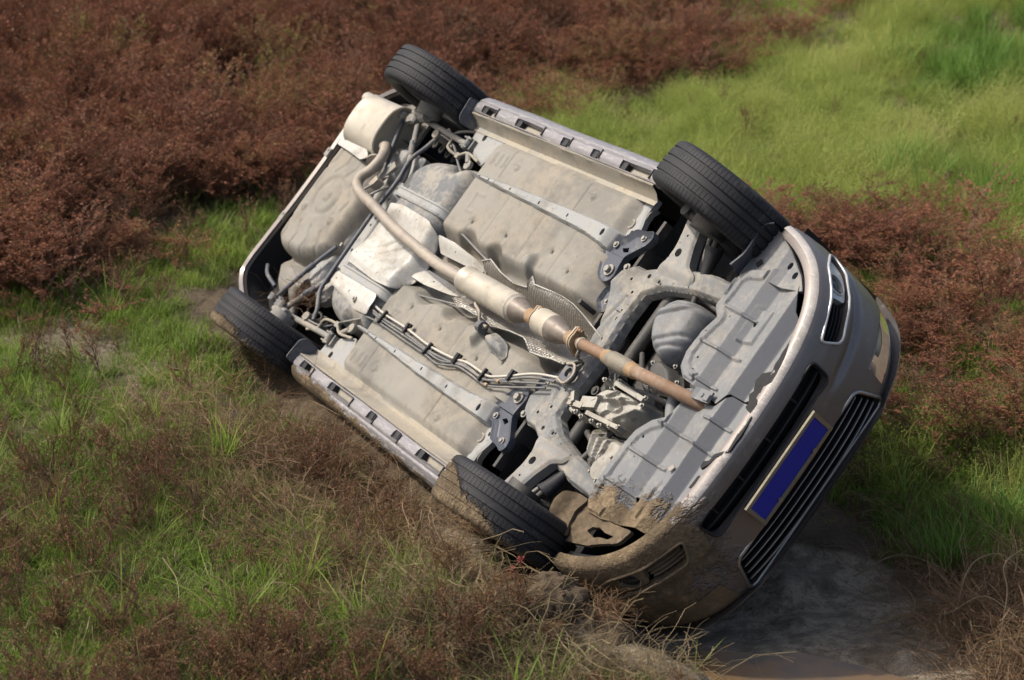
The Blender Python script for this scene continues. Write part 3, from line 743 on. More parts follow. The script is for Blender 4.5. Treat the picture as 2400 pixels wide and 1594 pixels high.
# ---- resonator, catalyst, flanges, front pipe
def lathe(path, prof, mat, name, parent, seg=28, sm=40):
    """prof: (position along the straight path 0..1, radius)"""
    a, b = np.array(path[0], float), np.array(path[1], float)
    V, Fs = tube_geo([a + (b - a) * p for p, r in prof], [r for p, r in prof], seg)
    return mk(name, V, Fs, mat, parent, sm)
ra, rb_ = (-1.305, .017, .118), (-.795, .020, .118)
res = lathe((ra, rb_), [(0, .03), (.004, .062), (.015, .070), (.035, .070), (.045, .067), (.93, .067), (.94, .069), (.965, .069), (.97, .066), (1.0, .060)], M['can'], 'resonator', car)
lathe((rb_, (-.665, .017, .120)), [(0, .0605), (.2, .054), (.6, .036), (1.0, .030)], M['cone'], 'resonator_cone', res)
lathe(((-.70, .017, .12), (-.63, .016, .12)), [(0, .033), (.3, .035), (.5, .034), (.75, .036), (1.0, .033)], M['weld'], 'pipe_collar', res)
def flange(name, x, r, parent, mat='weld'):
    a = .55; pts = []
    for k in range(36):
        t = 2 * math.pi * k / 36; R_ = r * (1 + .42 * max(0, math.cos(2 * (t - a))) ** 3)
        pts.append((R_ * math.cos(t), R_ * math.sin(t)))
    V = [(x - .005, .016 + p[0], .12 + p[1]) for p in pts] + [(x + .005, .016 + p[0], .12 + p[1]) for p in pts]
    Fs = [tuple(range(36)), tuple(range(36, 72))[::-1]] + [(k, (k + 1) % 36, 36 + (k + 1) % 36, 36 + k) for k in range(36)]
    f = mk(name, V, Fs, M[mat], parent, 30)
    for sg in (1, -1):
        c_ = (math.cos(a) * r * 1.2 * sg, math.sin(a) * r * 1.2 * sg)
        mk('flange_bolt', *merge(tube_geo([(x - .02, .016 + c_[0], .12 + c_[1]), (x + .03, .016 + c_[0], .12 + c_[1])], .006, 8), tube_geo([(x + .006, .016 + c_[0], .12 + c_[1]), (x + .018, .016 + c_[0], .12 + c_[1])], .011, 6)), M['rust'], f, 30)
    return f
flange('pipe_flange', -.628, .045, res); flange('pipe_flange', -.612, .045, res, 'exhaust')
cat = lathe(((-.60, .015, .12), (-.47, .015, .12)), [(0, .03), (.05, .050), (.10, .062), (.2, .064), (.24, .062), (1.0, .062)], M['can'], 'catalytic_converter', car)
lathe(((-.475, .015, .12), (-.325, .015, .122)), [(0, .0625), (.15, .060), (.45, .048), (.8, .032), (1.0, .029)], M['cone'], 'converter_cone', cat)
lathe(((-.345, .015, .122), (-.30, .015, .122)), [(0, .032), (.2, .036), (.4, .033), (.6, .036), (.8, .033), (1, .036)], M['weld'], 'pipe_collar', cat)
flange('pipe_flange', -.288, .046, cat, 'exhaust'); flange('pipe_flange', -.274, .044, cat)
fp = tube('front_pipe', [(-.275, .015, .122), (-.22, .013, .122), (-.1, .009, .123), (-.02, .008, .124)], .0255, M['rust'], car, 16, per=5)
lathe(((-.25, .014, .122), (-.235, .014, .122)), [(0, .027), (.3, .03), (.7, .03), (1, .027)], M['exhaust'], 'pipe_clamp', fp)
lathe(((-.05, .008, .124), (.155, .006, .126)), [(0, .027), (.04, .030), (.12, .030), (.16, .033), (.22, .037), (.5, .038), (.8, .037), (.86, .033), (.9, .031), (1, .030)], M['flex'], 'flex_sleeve', fp)
lathe(((-.058, .008, .124), (-.02, .008, .124)), [(0, .027), (.3, .032), (.7, .032), (1, .03)], M['weld'], 'pipe_collar', fp)
lathe(((.125, .006, .126), (.18, .005, .127)), [(0, .030), (.2, .034), (.5, .031), (.8, .033), (1, .029)], M['weld'], 'pipe_collar', fp)
tube('down_pipe', [(.15, .005, .126), (.22, .003, .127), (.30, -.002, .14), (.38, -.01, .17), (.47, -.02, .22), (.54, -.03, .30)], .0285, M['rust'], fp, 16, per=6)

# ---- corrugated foil in the tunnel
fo = [(-1.40, -.106), (-1.33, -.131), (-1.20, -.10), (-1.096, -.087), (-.958, -.098), (-.945, -.152), (-.889, -.123), (-.756, -.133), (-.66, -.135), (-.563, -.128), (-.47, -.11), (-.384, -.09), (-.297, -.065), (-.295, -.01),
      (-.315, .093), (-.356, .120), (-.43, .128), (-.514, .141), (-.60, .150), (-.627, .146), (-.69, .115), (-.721, .108), (-.848, .115), (-.955, .130), (-1.0, .138), (-1.09, .125), (-1.176, .131), (-1.27, .130), (-1.339, .140), (-1.414, .119), (-1.36, .06), (-1.36, -.05)]
def foil_z(x, y, d):
    z = .268 - .085 * sst(.02, .125, np.abs(y)) 
    z += .0085 * np.sin((x * .93 + y * .36 + .012 * fbm(x * 9, y * 9, 5)) / .0185 * 2 * math.pi) * (.65 + .35 * vnoise(x * 8, y * 8, 4))
    z += .018 * fbm(x * 7, y * 7, 12) - .006 * (1 - sst(0, .008, d))
    return z
foil = sheet('crinkled_heat_shield', fo, M['foil'], foil_z, step=.0042, th=.002, parent=car, smooth=75)
V, Fs = tube_geo([(*fo[i % len(fo)], float(foil_z(np.array([fo[i % len(fo)][0]]), np.array([fo[i % len(fo)][1]]), np.array([0.]))[0]) - .001) for i in range(len(fo) + 1)], .0035, 5, False)
mk('folded_edge', V, Fs, M['shield'], foil)
# bright strips beside the tunnel pipe
for s in (-1, 1):
    o = [(-1.95, s * .125), (-1.88, s * .05), (-1.44, s * .06), (-1.42, s * .085), (-1.52, s * .105), (-1.78, s * .128)]
    sheet('tunnel_heat_shield', rounded(o, .015), M['shield'], lambda x, y, d: .252 - .03 * sst(.04, .13, np.abs(y)) + .008 * fbm(x * 12, y * 12, 7), [circ(-1.74, s * .09, .006), circ(-1.53, s * .085, .006)], step=.008, th=.003, parent=car)
    tube('tunnel_cable', [(-2.0, s * .20, .22), (-1.8, s * .185, .235), (-1.6, s * .15, .25), (-1.45, s * .125, .25)], .006, M['line_dark'], car, 6, per=6)
# rubber exhaust hanger by the resonator
h = tube('hanger_rod', [(-1.13, .075, .13), (-1.12, .095, .12), (-1.07, .115, .13), (-1.05, .15, .15), (-1.0, .155, .165)], .008, M['exhaust'], car, 8, per=5)
mk('rubber_hanger', *merge(tube_geo([(-1.055, .165, .165), (-1.02, .165, .165)], .028, 12), tube_geo([(-1.06, .165, .165), (-1.01, .165, .165)], .009, 8)), M['link'], h, 30)
o = [(-1.03, .20), (-.98, .15), (-.92, .155), (-.83, .17), (-.78, .22), (-.80, .245), (-.95, .235)]
sheet('hanger_bracket', rounded(o, .03), M['tank'], lambda x, y, d: .205 - .03 * sst(0, .03, d), step=.006, th=.02, parent=car)
mk('stud', *tube_geo([(-.50, -.15, .26), (-.50, -.15, .16)], .012, 10), M['dark'], car)
tube('front_hanger', [(-.24, .04, .125), (-.245, .07, .14), (-.255, .075, .19), (-.30, .11, .20)], .006, M['bolt'], car, 8, per=5)
o = [(-.34, .115), (-.30, .10), (-.255, .115), (-.25, .16), (-.28, .185), (-.34, .18)]
hb = sheet('hanger_bracket', rounded(o, .012), M['link'], .185, [circ(-.295, .14, .022)], step=.004, th=.02, parent=car)
tube('hanger_rod', [(-.33, .11, .18), (-.27, .10, .172), (-.24, .14, .175), (-.27, .19, .18), (-.33, .185, .18)], .0065, M['exhaust'], hb, 8, per=5)

# ---- fuel and brake lines on the left of the floor
LZ = .188
l1 = c2(LZ, (1300, 770), (1380, 840), (1550, 950), (1720, 1080), (1900, 1175)) + c4(LZ, (380, 885), (500, 965), (560, 990), (700, 985), (850, 970), (950, 975), (1080, 1000))
l3 = c2(LZ, (1240, 850), (1340, 900), (1520, 1025), (1690, 1140)) + c4(LZ, (150, 885), (300, 905), (400, 965), (470, 1020), (540, 1055), (700, 1065), (980, 1070))
sh = lambda l, dx, dy, dz=0: [(p[0] + dx, p[1] + dy, p[2] + dz) for p in l]
tube('fuel_line', l1, .0068, M['line_bright'], car, 8, per=8)
tube('fuel_line', sh(l1, -.01, .022), .0062, M['line_dark'], car, 8, per=8)
l2 = c2(LZ, (1290, 830), (1380, 905), (1560, 1025), (1700, 1125)) + c4(LZ, (180, 870), (330, 890), (420, 945), (490, 1005), (600, 1025), (720, 1030), (980, 1045))
tube('brake_line', l2, .0050, M['line_dark'], car, 8, per=8)
tube('brake_line', sh(l3, 0, .004), .0050, M['line_dark'], car, 8, per=8)
for (a, b) in ((c2(.18, (1400, 815))[0], c2(.18, (1325, 905))[0]), (c4(.18, (110, 735))[0], c4(.18, (35, 815))[0]), (c4(.18, (530, 930))[0], c4(.18, (460, 1020))[0])):
    a = np.array(a); b = np.array(b); mid = (a + b) / 2; L = np.linalg.norm(b - a); ang = math.atan2(b[1] - a[1], b[0] - a[0])
    mk('line_clip', *merge(box_geo(mid - (0, 0, .002), (L, .012, .016), rotz(ang)), box_geo(mid + (.02, 0, .01), (L * .8, .02, .012), rotz(ang))), M['black'], car, 0)
for a in (c2(.18, (1545, 945))[0], c2(.18, (1925, 1180))[0], c4(.18, (290, 850))[0], c4(.18, (708, 980))[0]):
    mk('line_clip', *merge(box_geo(a, (.016, .055, .02)), box_geo((a[0] + .01, a[1] - .02, a[2] + .006), (.012, .018, .014))), M['black'], car, 0)
for a in (c4(.185, (610, 1025))[0], c4(.185, (520, 1052))[0]):
    mk('line_nut', *tube_geo([(a[0] - .012, a[1], a[2]), (a[0] + .012, a[1], a[2])], .008, 8), M['weld'], car)

# ---- front subframe
su = [(-.50, -.30), (-.47, -.375), (-.40, -.42), (-.33, -.418), (-.223, -.463), (-.12, -.485), (-.016, -.507), (.10, -.525), (.25, -.53), (.27, -.43), (.194, -.432), (.03, -.408), (-.136, -.372), (-.235, -.315), (-.245, -.20), (-.232, -.05),
      (-.365, -.04), (-.40, -.17), (-.45, -.25)]
half = [(a, b) for a, b in su[:16]] ; rear = su[16:]
out_s = half + [(a, -b) for a, b in half[::-1]] + [(-.375, .04), (-.40, .17), (-.45, .25)][::-1] + [(-.365, -.04), (-.40, -.17), (-.45, -.25)]
def sub_z(x, y, d):
    z = .243 - .022 * sst(0, .016, d)
    z += .014 * np.exp(-((x + .31) / .022) ** 2) * (np.abs(y) < .2)
    z += .010 * np.exp(-((x + .34 - (np.abs(y) - .2) * .3) / .01) ** 2) * (np.abs(y) < .28)
    for px, py in ((-.1812, .3906), (-.0378, .4642)):
        r = np.hypot(x - px, np.abs(y) - py); z -= .007 * np.exp(-((r - .018) / .006) ** 2)
    z += .05 * sst(.02, .26, x) - .03 * np.exp(-((x + .12) / .12) ** 2) * 0
    return z + .004 * fbm(x * 10, y * 10, 3)
hs = []
for s in (-1, 1):
    hs += [circ(-.2635, s * .3946, .011), circ(-.1598, s * .4339, .011), circ(-.1812, s * .3906, .009), circ(-.0378, s * .4642, .009), circ(-.36, s * .35, .008), circ(-.30, s * .30, .008), circ(-.30, s * .17, .010), circ(-.285, s * .21, .006)]
    hs += [circ(a, s * b, .004) for a, b in ((-.20, .445), (-.13, .465), (-.06, .485), (-.16, .385), (-.09, .41), (-.42, .39), (.01, .425))]
subf = sheet('subframe', out_s, M['subframe'], sub_z, hs, step=.0052, th=.045, parent=car, smooth=40)
for s in (-1, 1):
    mk('mount_bolt', *bolt_geo((-.4427, s * .3883, .225), .011, .012), M['bolt'], subf, 30)
    V, Fs = tube_geo([(-.47, s * .35, .250), (-.47, s * .35, .33)], .045, 18); mk('mount_bush', V, Fs, M['bracket'], subf)
    # pocket for the bush
    o = [(-.52, s * .20), (-.46, s * .16), (-.41, s * .17), (-.40, s * .26), (-.46, s * .30), (-.52, s * .27)]
    sheet('subframe_ear', rounded(o, .02), M['bracket'], lambda x, y, d: .262 - .02 * (1 - sst(0, .012, d)), step=.006, th=.04, parent=subf)
    mk('ear_bolt', *bolt_geo((-.465, s * .22, .258), .009, .012), M['bolt'], subf, 30)
    # control arm
    ar = [(-.33, .40), (-.26, .425), (-.215, .49), (-.205, .56), (-.215, .63), (-.235, .70), (-.15, .725), (-.11, .66), (-.09, .58), (-.055, .50), (.02, .47), (.02, .42), (-.2, .37)]
    ar = [(a, s * b) for a, b in ar]
    def arm_z(x, y, d): return .212 - .02 * sst(.45, .70, np.abs(y)) - .012 * sst(0, .014, d) + .03 * (1 - sst(.40, .47, np.abs(y)))
    ca_ = sheet('control_arm', rounded(ar, .02), M['arm'], arm_z, [circ(-.1543, s * .5345, .0205, .020), circ(-.155, s * .615, .006), circ(-.20, s * .505, .004), circ(-.178, s * .575, .0035)], step=.0055, th=.045, parent=car, smooth=40)
    mk('ball_joint', *merge(tube_geo([(-.19, s * .70, .18), (-.19, s * .70, .12)], .026, 12), bolt_geo((-.175, s * .70, .176), .009)), M['dark'], ca_, 30)
    # control arm rear bracket
    br = [(-.618, .325), (-.655, .395), (-.690, .450), (-.662, .484), (-.600, .497), (-.548, .562), (-.470, .570), (-.43, .585), (-.405, .555), (-.415, .515), (-.505, .425), (-.500, .385), (-.488, .33), (-.495, .305), (-.52, .286), (-.562, .283), (-.60, .303)]
    br = [(a, s * b) for a, b in br]
    bk = sheet('arm_bracket', rounded(br, .015), M['bracket'], lambda x, y, d: .232 - .010 * (1 - sst(0, .012, d)) + .012 * sst(.01, .03, d) * (np.abs(y) > .42),
               [[(-.585, s * .46), (-.545, s * .475), (-.53, s * .455), (-.56, s * .445)]], step=.0048, th=.035, parent=car, smooth=40)
    mk('bracket_bolt', *bolt_geo((-.5484, s * .343, .226), .017, .02), M['bolt'], bk, 30)
    mk('bracket_bolt', *bolt_geo((-.486, s * .54, .240), .010, .01), M['bolt'], bk, 30)
    mk('bracket_bolt', *bolt_geo((-.630, s * .463, .236), .010, .01), M['bolt'], bk, 30)
    # drive shaft, track rod, hub
    tube('drive_shaft', [(.06, s * .22, .30), (.03, s * .45, .255), (.0, s * .68, .20)], .014, M['dark'], car, 10)
    tube('shaft_boot', [(.03, s * .50, .24), (.025, s * .56, .228), (.02, s * .62, .21)], [.02, .03, .042], M['black'], car, 14)
    tube('track_rod', [(-.07, s * .50, .29), (-.08, s * .70, .215)], .010, M['dustbar'], car, 8)
    mk('wheel_hub', *merge(tube_geo([(0, s * .64, .14), (0, s * .70, .135)], .075, 16), tube_geo(spath([(-.17, s * .70, .16), (-.06, s * .68, .18), (.02, s * .66, .25), (.0, s * .62, .45)], 5), .026, 8)), M['dark'], car, 40)
    mk('tie_rod_end', *merge(tube_geo([(-.085, s * .69, .225), (-.075, s * .71, .17)], .018, 10)), M['rust'], car)
    tube('strut', [(-.02, s * .60, .42), (-.05, s * .54, .62)], .035, M['dark'], car, 12)

# ---- engine: oil pan, gearbox, dark bay above
op = [(-.10, -.265), (-.085, -.325), (-.01, -.385), (.08, -.395), (.185, -.375), (.20, -.30), (.19, -.19), (.165, -.125), (.10, -.092), (.0, -.125), (-.05, -.175)]
def oil_z(x, y, d):
    z = .205 + .13 * (1 - np.sqrt(np.clip(1 - (1 - np.clip(d / .055, 0, 1)) ** 2, 0, 1)))
    for k in range(6):
        c_ = -.355 + k * .047
        z += .016 * np.exp(-((y - c_ + (x - .04) * .55) / .009) ** 2) * sst(.01, .04, d) * (np.abs(k - 2.5) > .6)
    return z + .02 * sst(.10, .2, x) + .004 * fbm(x * 20, y * 20, 4)
oil = sheet('oil_pan', rounded(op, .03), M['oilpan'], oil_z, step=.005, th=.06, parent=car, smooth=60)
o = [(.0, -.09), (.06, -.14), (.16, -.12), (.24, -.06), (.22, .0), (.10, .02), (.02, -.02)]
eb = sheet('engine_block', rounded(o, .03), M['dark'], lambda x, y, d: .27 + .06 * (1 - sst(0, .04, d)), step=.008, th=.1, parent=car)
for a in ((.02, -.085), (.07, -.13), (.16, -.115), (.23, -.06), (.215, -.005), (.09, .01)): mk('cover_bolt', *bolt_geo((*a, .29), .006, .012), M['bolt'], eb, 30)
# gearbox castings
gb = empty('gearbox', car)
def gear_z(x, y, d):
    z = .235 + .10 * (1 - sst(0, .035, d)) 
    for a, b in (((-.10, .20), (.02, .10)), ((.0, .23), (.10, .11)), ((-.05, .235), (.16, .215)), ((.09, .22), (.19, .13)), ((-.05, .16), (.16, .10))):
        z -= .020 * (1 - sst(.003, .010, segdist(x, y, [a, b])))
    z += .03 * (1 - sst(.5, 1, np.hypot((x - .05) / .06, (y - .16) / .03)))
    return z + .006 * fbm(x * 25, y * 25, 6)
o = [(-.12, .12), (-.08, .085), (.0, .065), (.10, .06), (.215, .07), (.235, .125), (.16, .225), (.05, .25), (-.07, .245), (-.12, .22), (-.14, .17)]
sheet('gearbox_case', rounded(o, .015), M['alloy'], gear_z, step=.0045, th=.08, parent=gb, smooth=35)
mk('case_rib', *merge(box_geo((.10, .075, .222), (.22, .022, .03), rotz(.02)), box_geo((.06, .235, .228), (.24, .018, .04), rotz(-.06)), box_geo((-.10, .20, .232), (.10, .05, .03), rotz(-.3))), M['alloy'], gb, 0)
for a in ((-.21, .225), (-.185, .245), (-.13, .262), (-.08, .268), (.0, .262), (.06, .26), (.12, .24), (.17, .225), (.22, .10), (.215, .065), (.0, .06), (-.09, .085)):
    mk('case_bolt', *merge(tube_geo([(*a, .26), (*a, .215)], .011, 10), tube_geo([(*a, .218), (*a, .205)], .007, 6)), M['alloy'], gb, 30)
mk('shift_lever', *merge(box_geo((-.17, .235, .225), (.10, .026, .02), rotz(-.15)), box_geo((-.20, .215, .22), (.05, .02, .03), rotz(.8)), tube_geo([(-.20, .26, .24), (-.17, .265, .24)], .012, 10)), M['alloy'], gb, 0)
def bell_z(x, y, d):
    z = .26 + .08 * (1 - sst(0, .05, d)) 
    for k in range(4): z -= .02 * (1 - sst(.004, .010, segdist(x, y, [(-.06 + k * .06, .27), (.05 + k * .03, .42)])))
    return z
o = [(-.09, .262), (.06, .258), (.16, .235), (.26, .25), (.27, .36), (.20, .43), (.08, .43), (.0, .40)]
sheet('bell_housing', rounded(o, .02), M['alloy'], bell_z, step=.006, th=.08, parent=gb, smooth=45)
mk('end_cover', *tube_geo([(.19, .40, .30), (.19, .40, .245)], .055, 24), M['alloy'], gb)
for k in range(5):
    a = k * 1.25; mk('cover_bolt', *bolt_geo((.19 + .062 * math.cos(a), .40 + .062 * math.sin(a), .255), .006), M['bolt'], gb, 30)
# mounts, hoses and shafts in the dark of the bay
mk('engine_mount', *merge(tube_geo([(-.14, .09, .30), (-.10, .05, .27)], .03, 14), box_geo((-.14, .03, .29), (.10, .05, .05), rotz(.5)), bolt_geo((-.175, .14, .27), .013)), M['dark'], car, 30)
mk('mount_bracket', *merge(box_geo((-.10, .07, .262), (.07, .035, .006), rotz(.7)), box_geo((-.07, .09, .27), (.05, .006, .03), rotz(.3)), bolt_geo((-.10, .075, .258), .008)), M['alloy'], car, 30)
for k, pth in enumerate(([(-.12, -.10, .32), (-.02, -.03, .30), (.08, .03, .31), (.2, .05, .33)], [(-.18, .02, .33), (-.05, .06, .31), (.1, .045, .30), (.25, .03, .32)], [(-.19, -.30, .33), (.0, -.41, .30), (.2, -.40, .31)], [(-.15, .3, .33), (-.05, .33, .32), (.02, .42, .33), (.1, .5, .32)])):
    tube('engine_hose', pth, .012 + .004 * (k % 2), M['dark'], car, 10, per=6)
tube('steering_rack', [(-.16, -.50, .31), (-.16, .50, .31)], .03, M['dark'], car, 12)
mk('crankcase', *box_geo((.08, -.08, .50), (.40, .62, .26)), M['dark'], car, 0)
o = [(-.50, -.60), (.66, -.56), (.66, .56), (-.50, .60)]
sheet('engine_bay', o, M['liner'], lambda x, y, d: .56 + .03 * fbm(x * 4, y * 4, 2), step=.05, th=.02, parent=car)
mk('firewall', *box_geo((-.44, 0, .42), (.02, 1.3, .34)), M['dark'], car, 0)
mk('radiator', *box_geo((.60, 0, .48), (.05, .95, .42)), M['liner'], car, 0)

# ---- wheel arch liners
for xc in (0, -2.65):
    for s in (-1, 1):
        V = []; Fs = []; A = np.linspace(-.10, math.pi + .10, 26)
        for a in A:
            for y in (.50, .86):
                V.append((xc + .385 * math.cos(a), s * y, .30 + .39 * math.sin(a)))
        for i in range(25): Fs.append((2 * i, 2 * i + 1, 2 * i + 3, 2 * i + 2))
        n0 = len(V); V.append((xc, s * .50, .40)); Fs += [(2 * i, 2 * i + 2, n0) for i in range(25)]
        mk('wheel_arch_liner', V, Fs, M['liner'], car, 60)

# ---- splash shield under the engine: two halves
def tray_z(x, y, d):
    z = .203 + .034 * np.clip((x - .430) / .070, 0, 1) - .034 * np.clip((x - .505) / .13, 0, 1) + .040 * np.clip((x - .638) / .060, 0, 1) - .022 * np.clip((x - .70) / .12, 0, 1)
    z -= .012 * (1 - sst(.015, .026, np.abs(d - .028))) * (x < .42) * (x > .22)         # bead that follows the rear edge
    return z + .003 * fbm(x * 8, y * 8, 3)
def ribs(zf, segs, hts=.011):
    def f(x, y, d):
        z = zf(x, y, d)
        for p in segs: z = z - hts * (1 - sst(.003, .0095, segdist(x, y, p)))
        return z
    return f
trR = xy(c6(.2, (1290, 10), (1215, 110), (1142, 195), (1148, 270), (1060, 350), (960, 480), (925, 570), (940, 640), (1010, 690), (1130, 790), (1225, 735), (1290, 760), (1345, 740), (1385, 650), (1425, 615), (1478, 602), (1500, 500), (1600, 350), (1622, 290), (1612, 220), (1642, 120), (1646, 60)) + d2(.2, (1130, 1000), (1010, 1020), (920, 1010)))
sR = [xy(c6(.2, *q)) for q in (((1065, 412), (1275, 525)), ((1212, 202), (1375, 288)), ((1280, 45), (1215, 130)), ((1000, 625), (1130, 700)))]
def rR(x, y, d):
    z = ribs(tray_z, sR)(x, y, d)
    box = xy(c6(.2, (1380, 180), (1500, 225), (1350, 435), (1235, 400)))
    ins = pip(np.column_stack([x, y]), box); _, bd = near(np.column_stack([x, y]), box)
    return z - .012 * ins * sst(0, .012, bd)
hR = [circ(*xy(c6(.2, q))[0], r) for q, r in (((1215, 178), .004), ((1228, 263), .004), ((1092, 358), .004), ((1002, 585), .004), ((1362, 300), .010), ((1030, 512), .006))]
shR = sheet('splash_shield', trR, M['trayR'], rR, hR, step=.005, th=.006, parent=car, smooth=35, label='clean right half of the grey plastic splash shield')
trL = xy(c6(.2, (955, 700), (930, 775), (840, 870), (745, 892), (650, 950), (560, 1050), (380, 1300), (350, 1390), (348, 1450), (430, 1500)) + d1(.2, (1230, 600), (1400, 650), (1480, 690)) + c6(.2, (870, 1400), (1000, 1290), (1045, 1190), (1062, 1152), (1130, 1112), (1190, 1092), (1215, 1087), (1352, 860), (1322, 820), (1348, 750), (1292, 770), (1228, 742), (1120, 800), (1040, 780), (1000, 700)))
sL = [xy(c6(.2, *q)) for q in (((1055, 862), (1205, 945)), ((800, 905), (1092, 1092)), ((615, 1068), (812, 1190)), ((470, 1250), (625, 1350)), ((750, 1310), (640, 1480)), ((950, 720), (1060, 785)))]
def tray_zl(x, y, d): return ribs(lambda a, b, c: tray_z(a, b, c) + .007, sL)(x, y, d)
hL = [circ(*xy(c6(.2, q))[0], r) for q, r in (((628, 1042), .004), ((635, 1115), .004), ((690, 995), .006), ((446, 1297), .004), ((625, 1362), .011), ((500, 1225), .003))]
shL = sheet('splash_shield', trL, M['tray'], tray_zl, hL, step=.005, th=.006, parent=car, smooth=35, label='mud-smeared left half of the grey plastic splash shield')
a = c6(.185, (1060, 745))[0]
mk('shield_latch', *merge(box_geo((a[0] - .01, a[1], .196), (.11, .05, .010), rotz(-.1)), box_geo((a[0] + .03, a[1] + .0, .188), (.03, .03, .012)), tube_geo([(a[0], a[1], .19), (a[0], a[1], .182)], .009, 8)), M['trayR'], shR, 0)
mk('sticker', *box_geo((*c6(.2, (872, 1195))[0][:2], .2), (.02, .026, .003), rotz(.5)), M['sill'], shL, 0)
tube('hose_behind_shield', [(.33, -.01, .24), (.36, .04, .235), (.39, .08, .24), (.42, .12, .26)], .026, M['oilpan'], car, 14, per=5)
# black sheets stand in for the dark gap between torn shield and bumper
for q in (((1385, 652), (1402, 640), (1422, 614), (1482, 600), (1505, 560), (1600, 400), (1560, 520), (1490, 660), (1440, 690), (1400, 688), (1372, 720)),
          ((1345, 740), (1372, 720), (1400, 690), (1432, 690), (1400, 760), (1392, 810), (1352, 858), (1330, 835), (1322, 818), (1340, 800)),
          ((1352, 860), (1362, 880), (1290, 1000), (1222, 1092), (1213, 1086)),
          ((1050, 1200), (1046, 1180), (1064, 1150), (1100, 1148), (1132, 1108), (1195, 1088), (1222, 1090), (1190, 1106), (1140, 1130), (1100, 1172)), ((975, 1312), (1000, 1280), (1030, 1240), (1045, 1240), (1012, 1290), (985, 1318))):
    sheet('gap_dark', xy(c6(.190, *q)), M['liner'], lambda x, y, d: .193 + .008 * fbm(x * 20, y * 20, 3), step=.0045, th=.01, parent=car)

# ---- front corner panels between shield, bumper and wheel arch
o = xy(d2(.196, (815, 1060), (830, 960), (930, 850), (1010, 720), (1070, 690), (1125, 715), (1215, 860), (1290, 1060), (1300, 1180), (1130, 1150), (950, 1060)))
cpR = sheet('corner_panel', rounded(o, .01), M['trayR'], lambda x, y, d: .212 + .006 * fbm(x * 9, y * 9, 4) - .006 * (1 - sst(.0, .008, d)), [circ(*xy(d2(.2, q))[0], .014, .017) for q in ((1203, 980), (1240, 1056))], step=.006, th=.02, parent=car)
mk('panel_notch', *box_geo((*d2(.2, (972, 962))[0][:2], .207), (.022, .03, .004), rotz(.5)), M['black'], cpR, 0)
lo_ = d2(.125, (750, 975), (870, 870), (990, 690), (1085, 655)); up_ = d2(.205, (815, 1045), (930, 905), (1030, 735), (1090, 690))
V = []; Fs = []
LO = spath(lo_, 6); UP = spath(up_, 6)
for k in range(len(LO)):
    for q in range(5):
        p = np.array(LO[k]) * (1 - q / 4) + np.array(UP[k]) * q / 4; V.append(p); V.append(p + np.array([.008, 0, .002]))
for k in range(len(LO) - 1):
    for q in range(4):
        a = k * 10 + q * 2; Fs.append((a, a + 2, a + 12, a + 10)); Fs.append((a + 1, a + 11, a + 13, a + 3))
    a = k * 10; Fs.append((a, a + 10, a + 11, a + 1))
mk('arch_flap', V, Fs, M['bracket'], car, 40)
o = [(.250, .722), (.185, .66), (.168, .61), (.19, .56), (.228, .535), (.300, .535), (.27, .60), (.285, .66), (.31, .704)]
sheet('arch_flap', rounded(o, .012), M['darkmud'], lambda x, y, d: .205 - .045 * sst(.24, .18, x), step=.006, th=.012, parent=car)
o = [(.24, .55), (.34, .545), (.47, .56), (.62, .54), (.60, .60), (.43, .69), (.27, .73), (.25, .66)]
sheet('corner_panel', rounded(o, .02), M['darkmud'], lambda x, y, d: .222 + .04 * fbm(x * 14, y * 14, 5), [[(.40, .615), (.44, .600), (.48, .606), (.54, .597), (.52, .622), (.47, .634), (.44, .648), (.39, .640)]], step=.006, th=.02, parent=car)

# ---- front bumper: plan curve and section
PL = np.array([(.885, 0), (.882, .15), (.870, .30), (.845, .43), (.800, .555), (.73, .66), (.635, .745), (.52, .805), (.38, .847), (.22, .87), (.0, .882), (-.2, .885)])
pp = np.array(spath([(*p, 0) for p in PL], 12))[:, :2]
ss = np.concatenate([[0], np.cumsum(np.hypot(*np.diff(pp, axis=0).T))])
ZI = np.array([(.194, .046), (.199, .035), (.208, .027), (.225, .018), (.26, .008), (.32, .0), (.45, -.003), (.55, .0), (.62, .005), (.69, .016), (.725, .034), (.76, .07), (.80, .12)])
def plan(s_, z, inset=0.0):
    a = np.abs(s_); x = np.interp(a, ss, pp[:, 0]); y = np.interp(a, ss, pp[:, 1])
    e = .004; tx = np.interp(a + e, ss, pp[:, 0]) - np.interp(a - e, ss, pp[:, 0]); ty = np.interp(a + e, ss, pp[:, 1]) - np.interp(a - e, ss, pp[:, 1])
    L = np.hypot(tx, ty) + 1e-12; nx, ny = ty / L, -tx / L
    k = np.interp(z, ZI[:, 0], ZI[:, 1]) + inset
    k = k + .012 * np.exp(-((z - .425) / .02) ** 2) * sst(.30, .45, a)                      # crease above the fog lamps
    return np.column_stack([x - nx * k, np.sign(s_) * (y - ny * k), z + 0 * x])
def inward(s_, z):
    a = plan(s_, z, .0); b = plan(s_, z, .05); return (b - a) / .05
SE = 1.12
hf_ = [(-SE, .203), (-SE + .09, .30), (-SE + .13, .47), (-SE + .13, .705), (-.965, .698), (-.86, .631), (-.74, .588), (-.60, .569), (-.518, .562), (-.505, .732)]
top = hf_ + [(-a, b) for a, b in hf_[::-1]]
bo = [(-SE, .198)] + top + [(SE, .198)]
bo = [(a, b) for a, b in bo] + [(a, .1945) for a in np.linspace(SE - .02, -SE + .02, 40)]
grille_o = rounded([(-.40, .532), (-.470, .722), (.470, .722), (.40, .532)], .04)
intake_o = rounded([(-.385, .275), (-.375, .385), (.375, .385), (.385, .275)], .03)
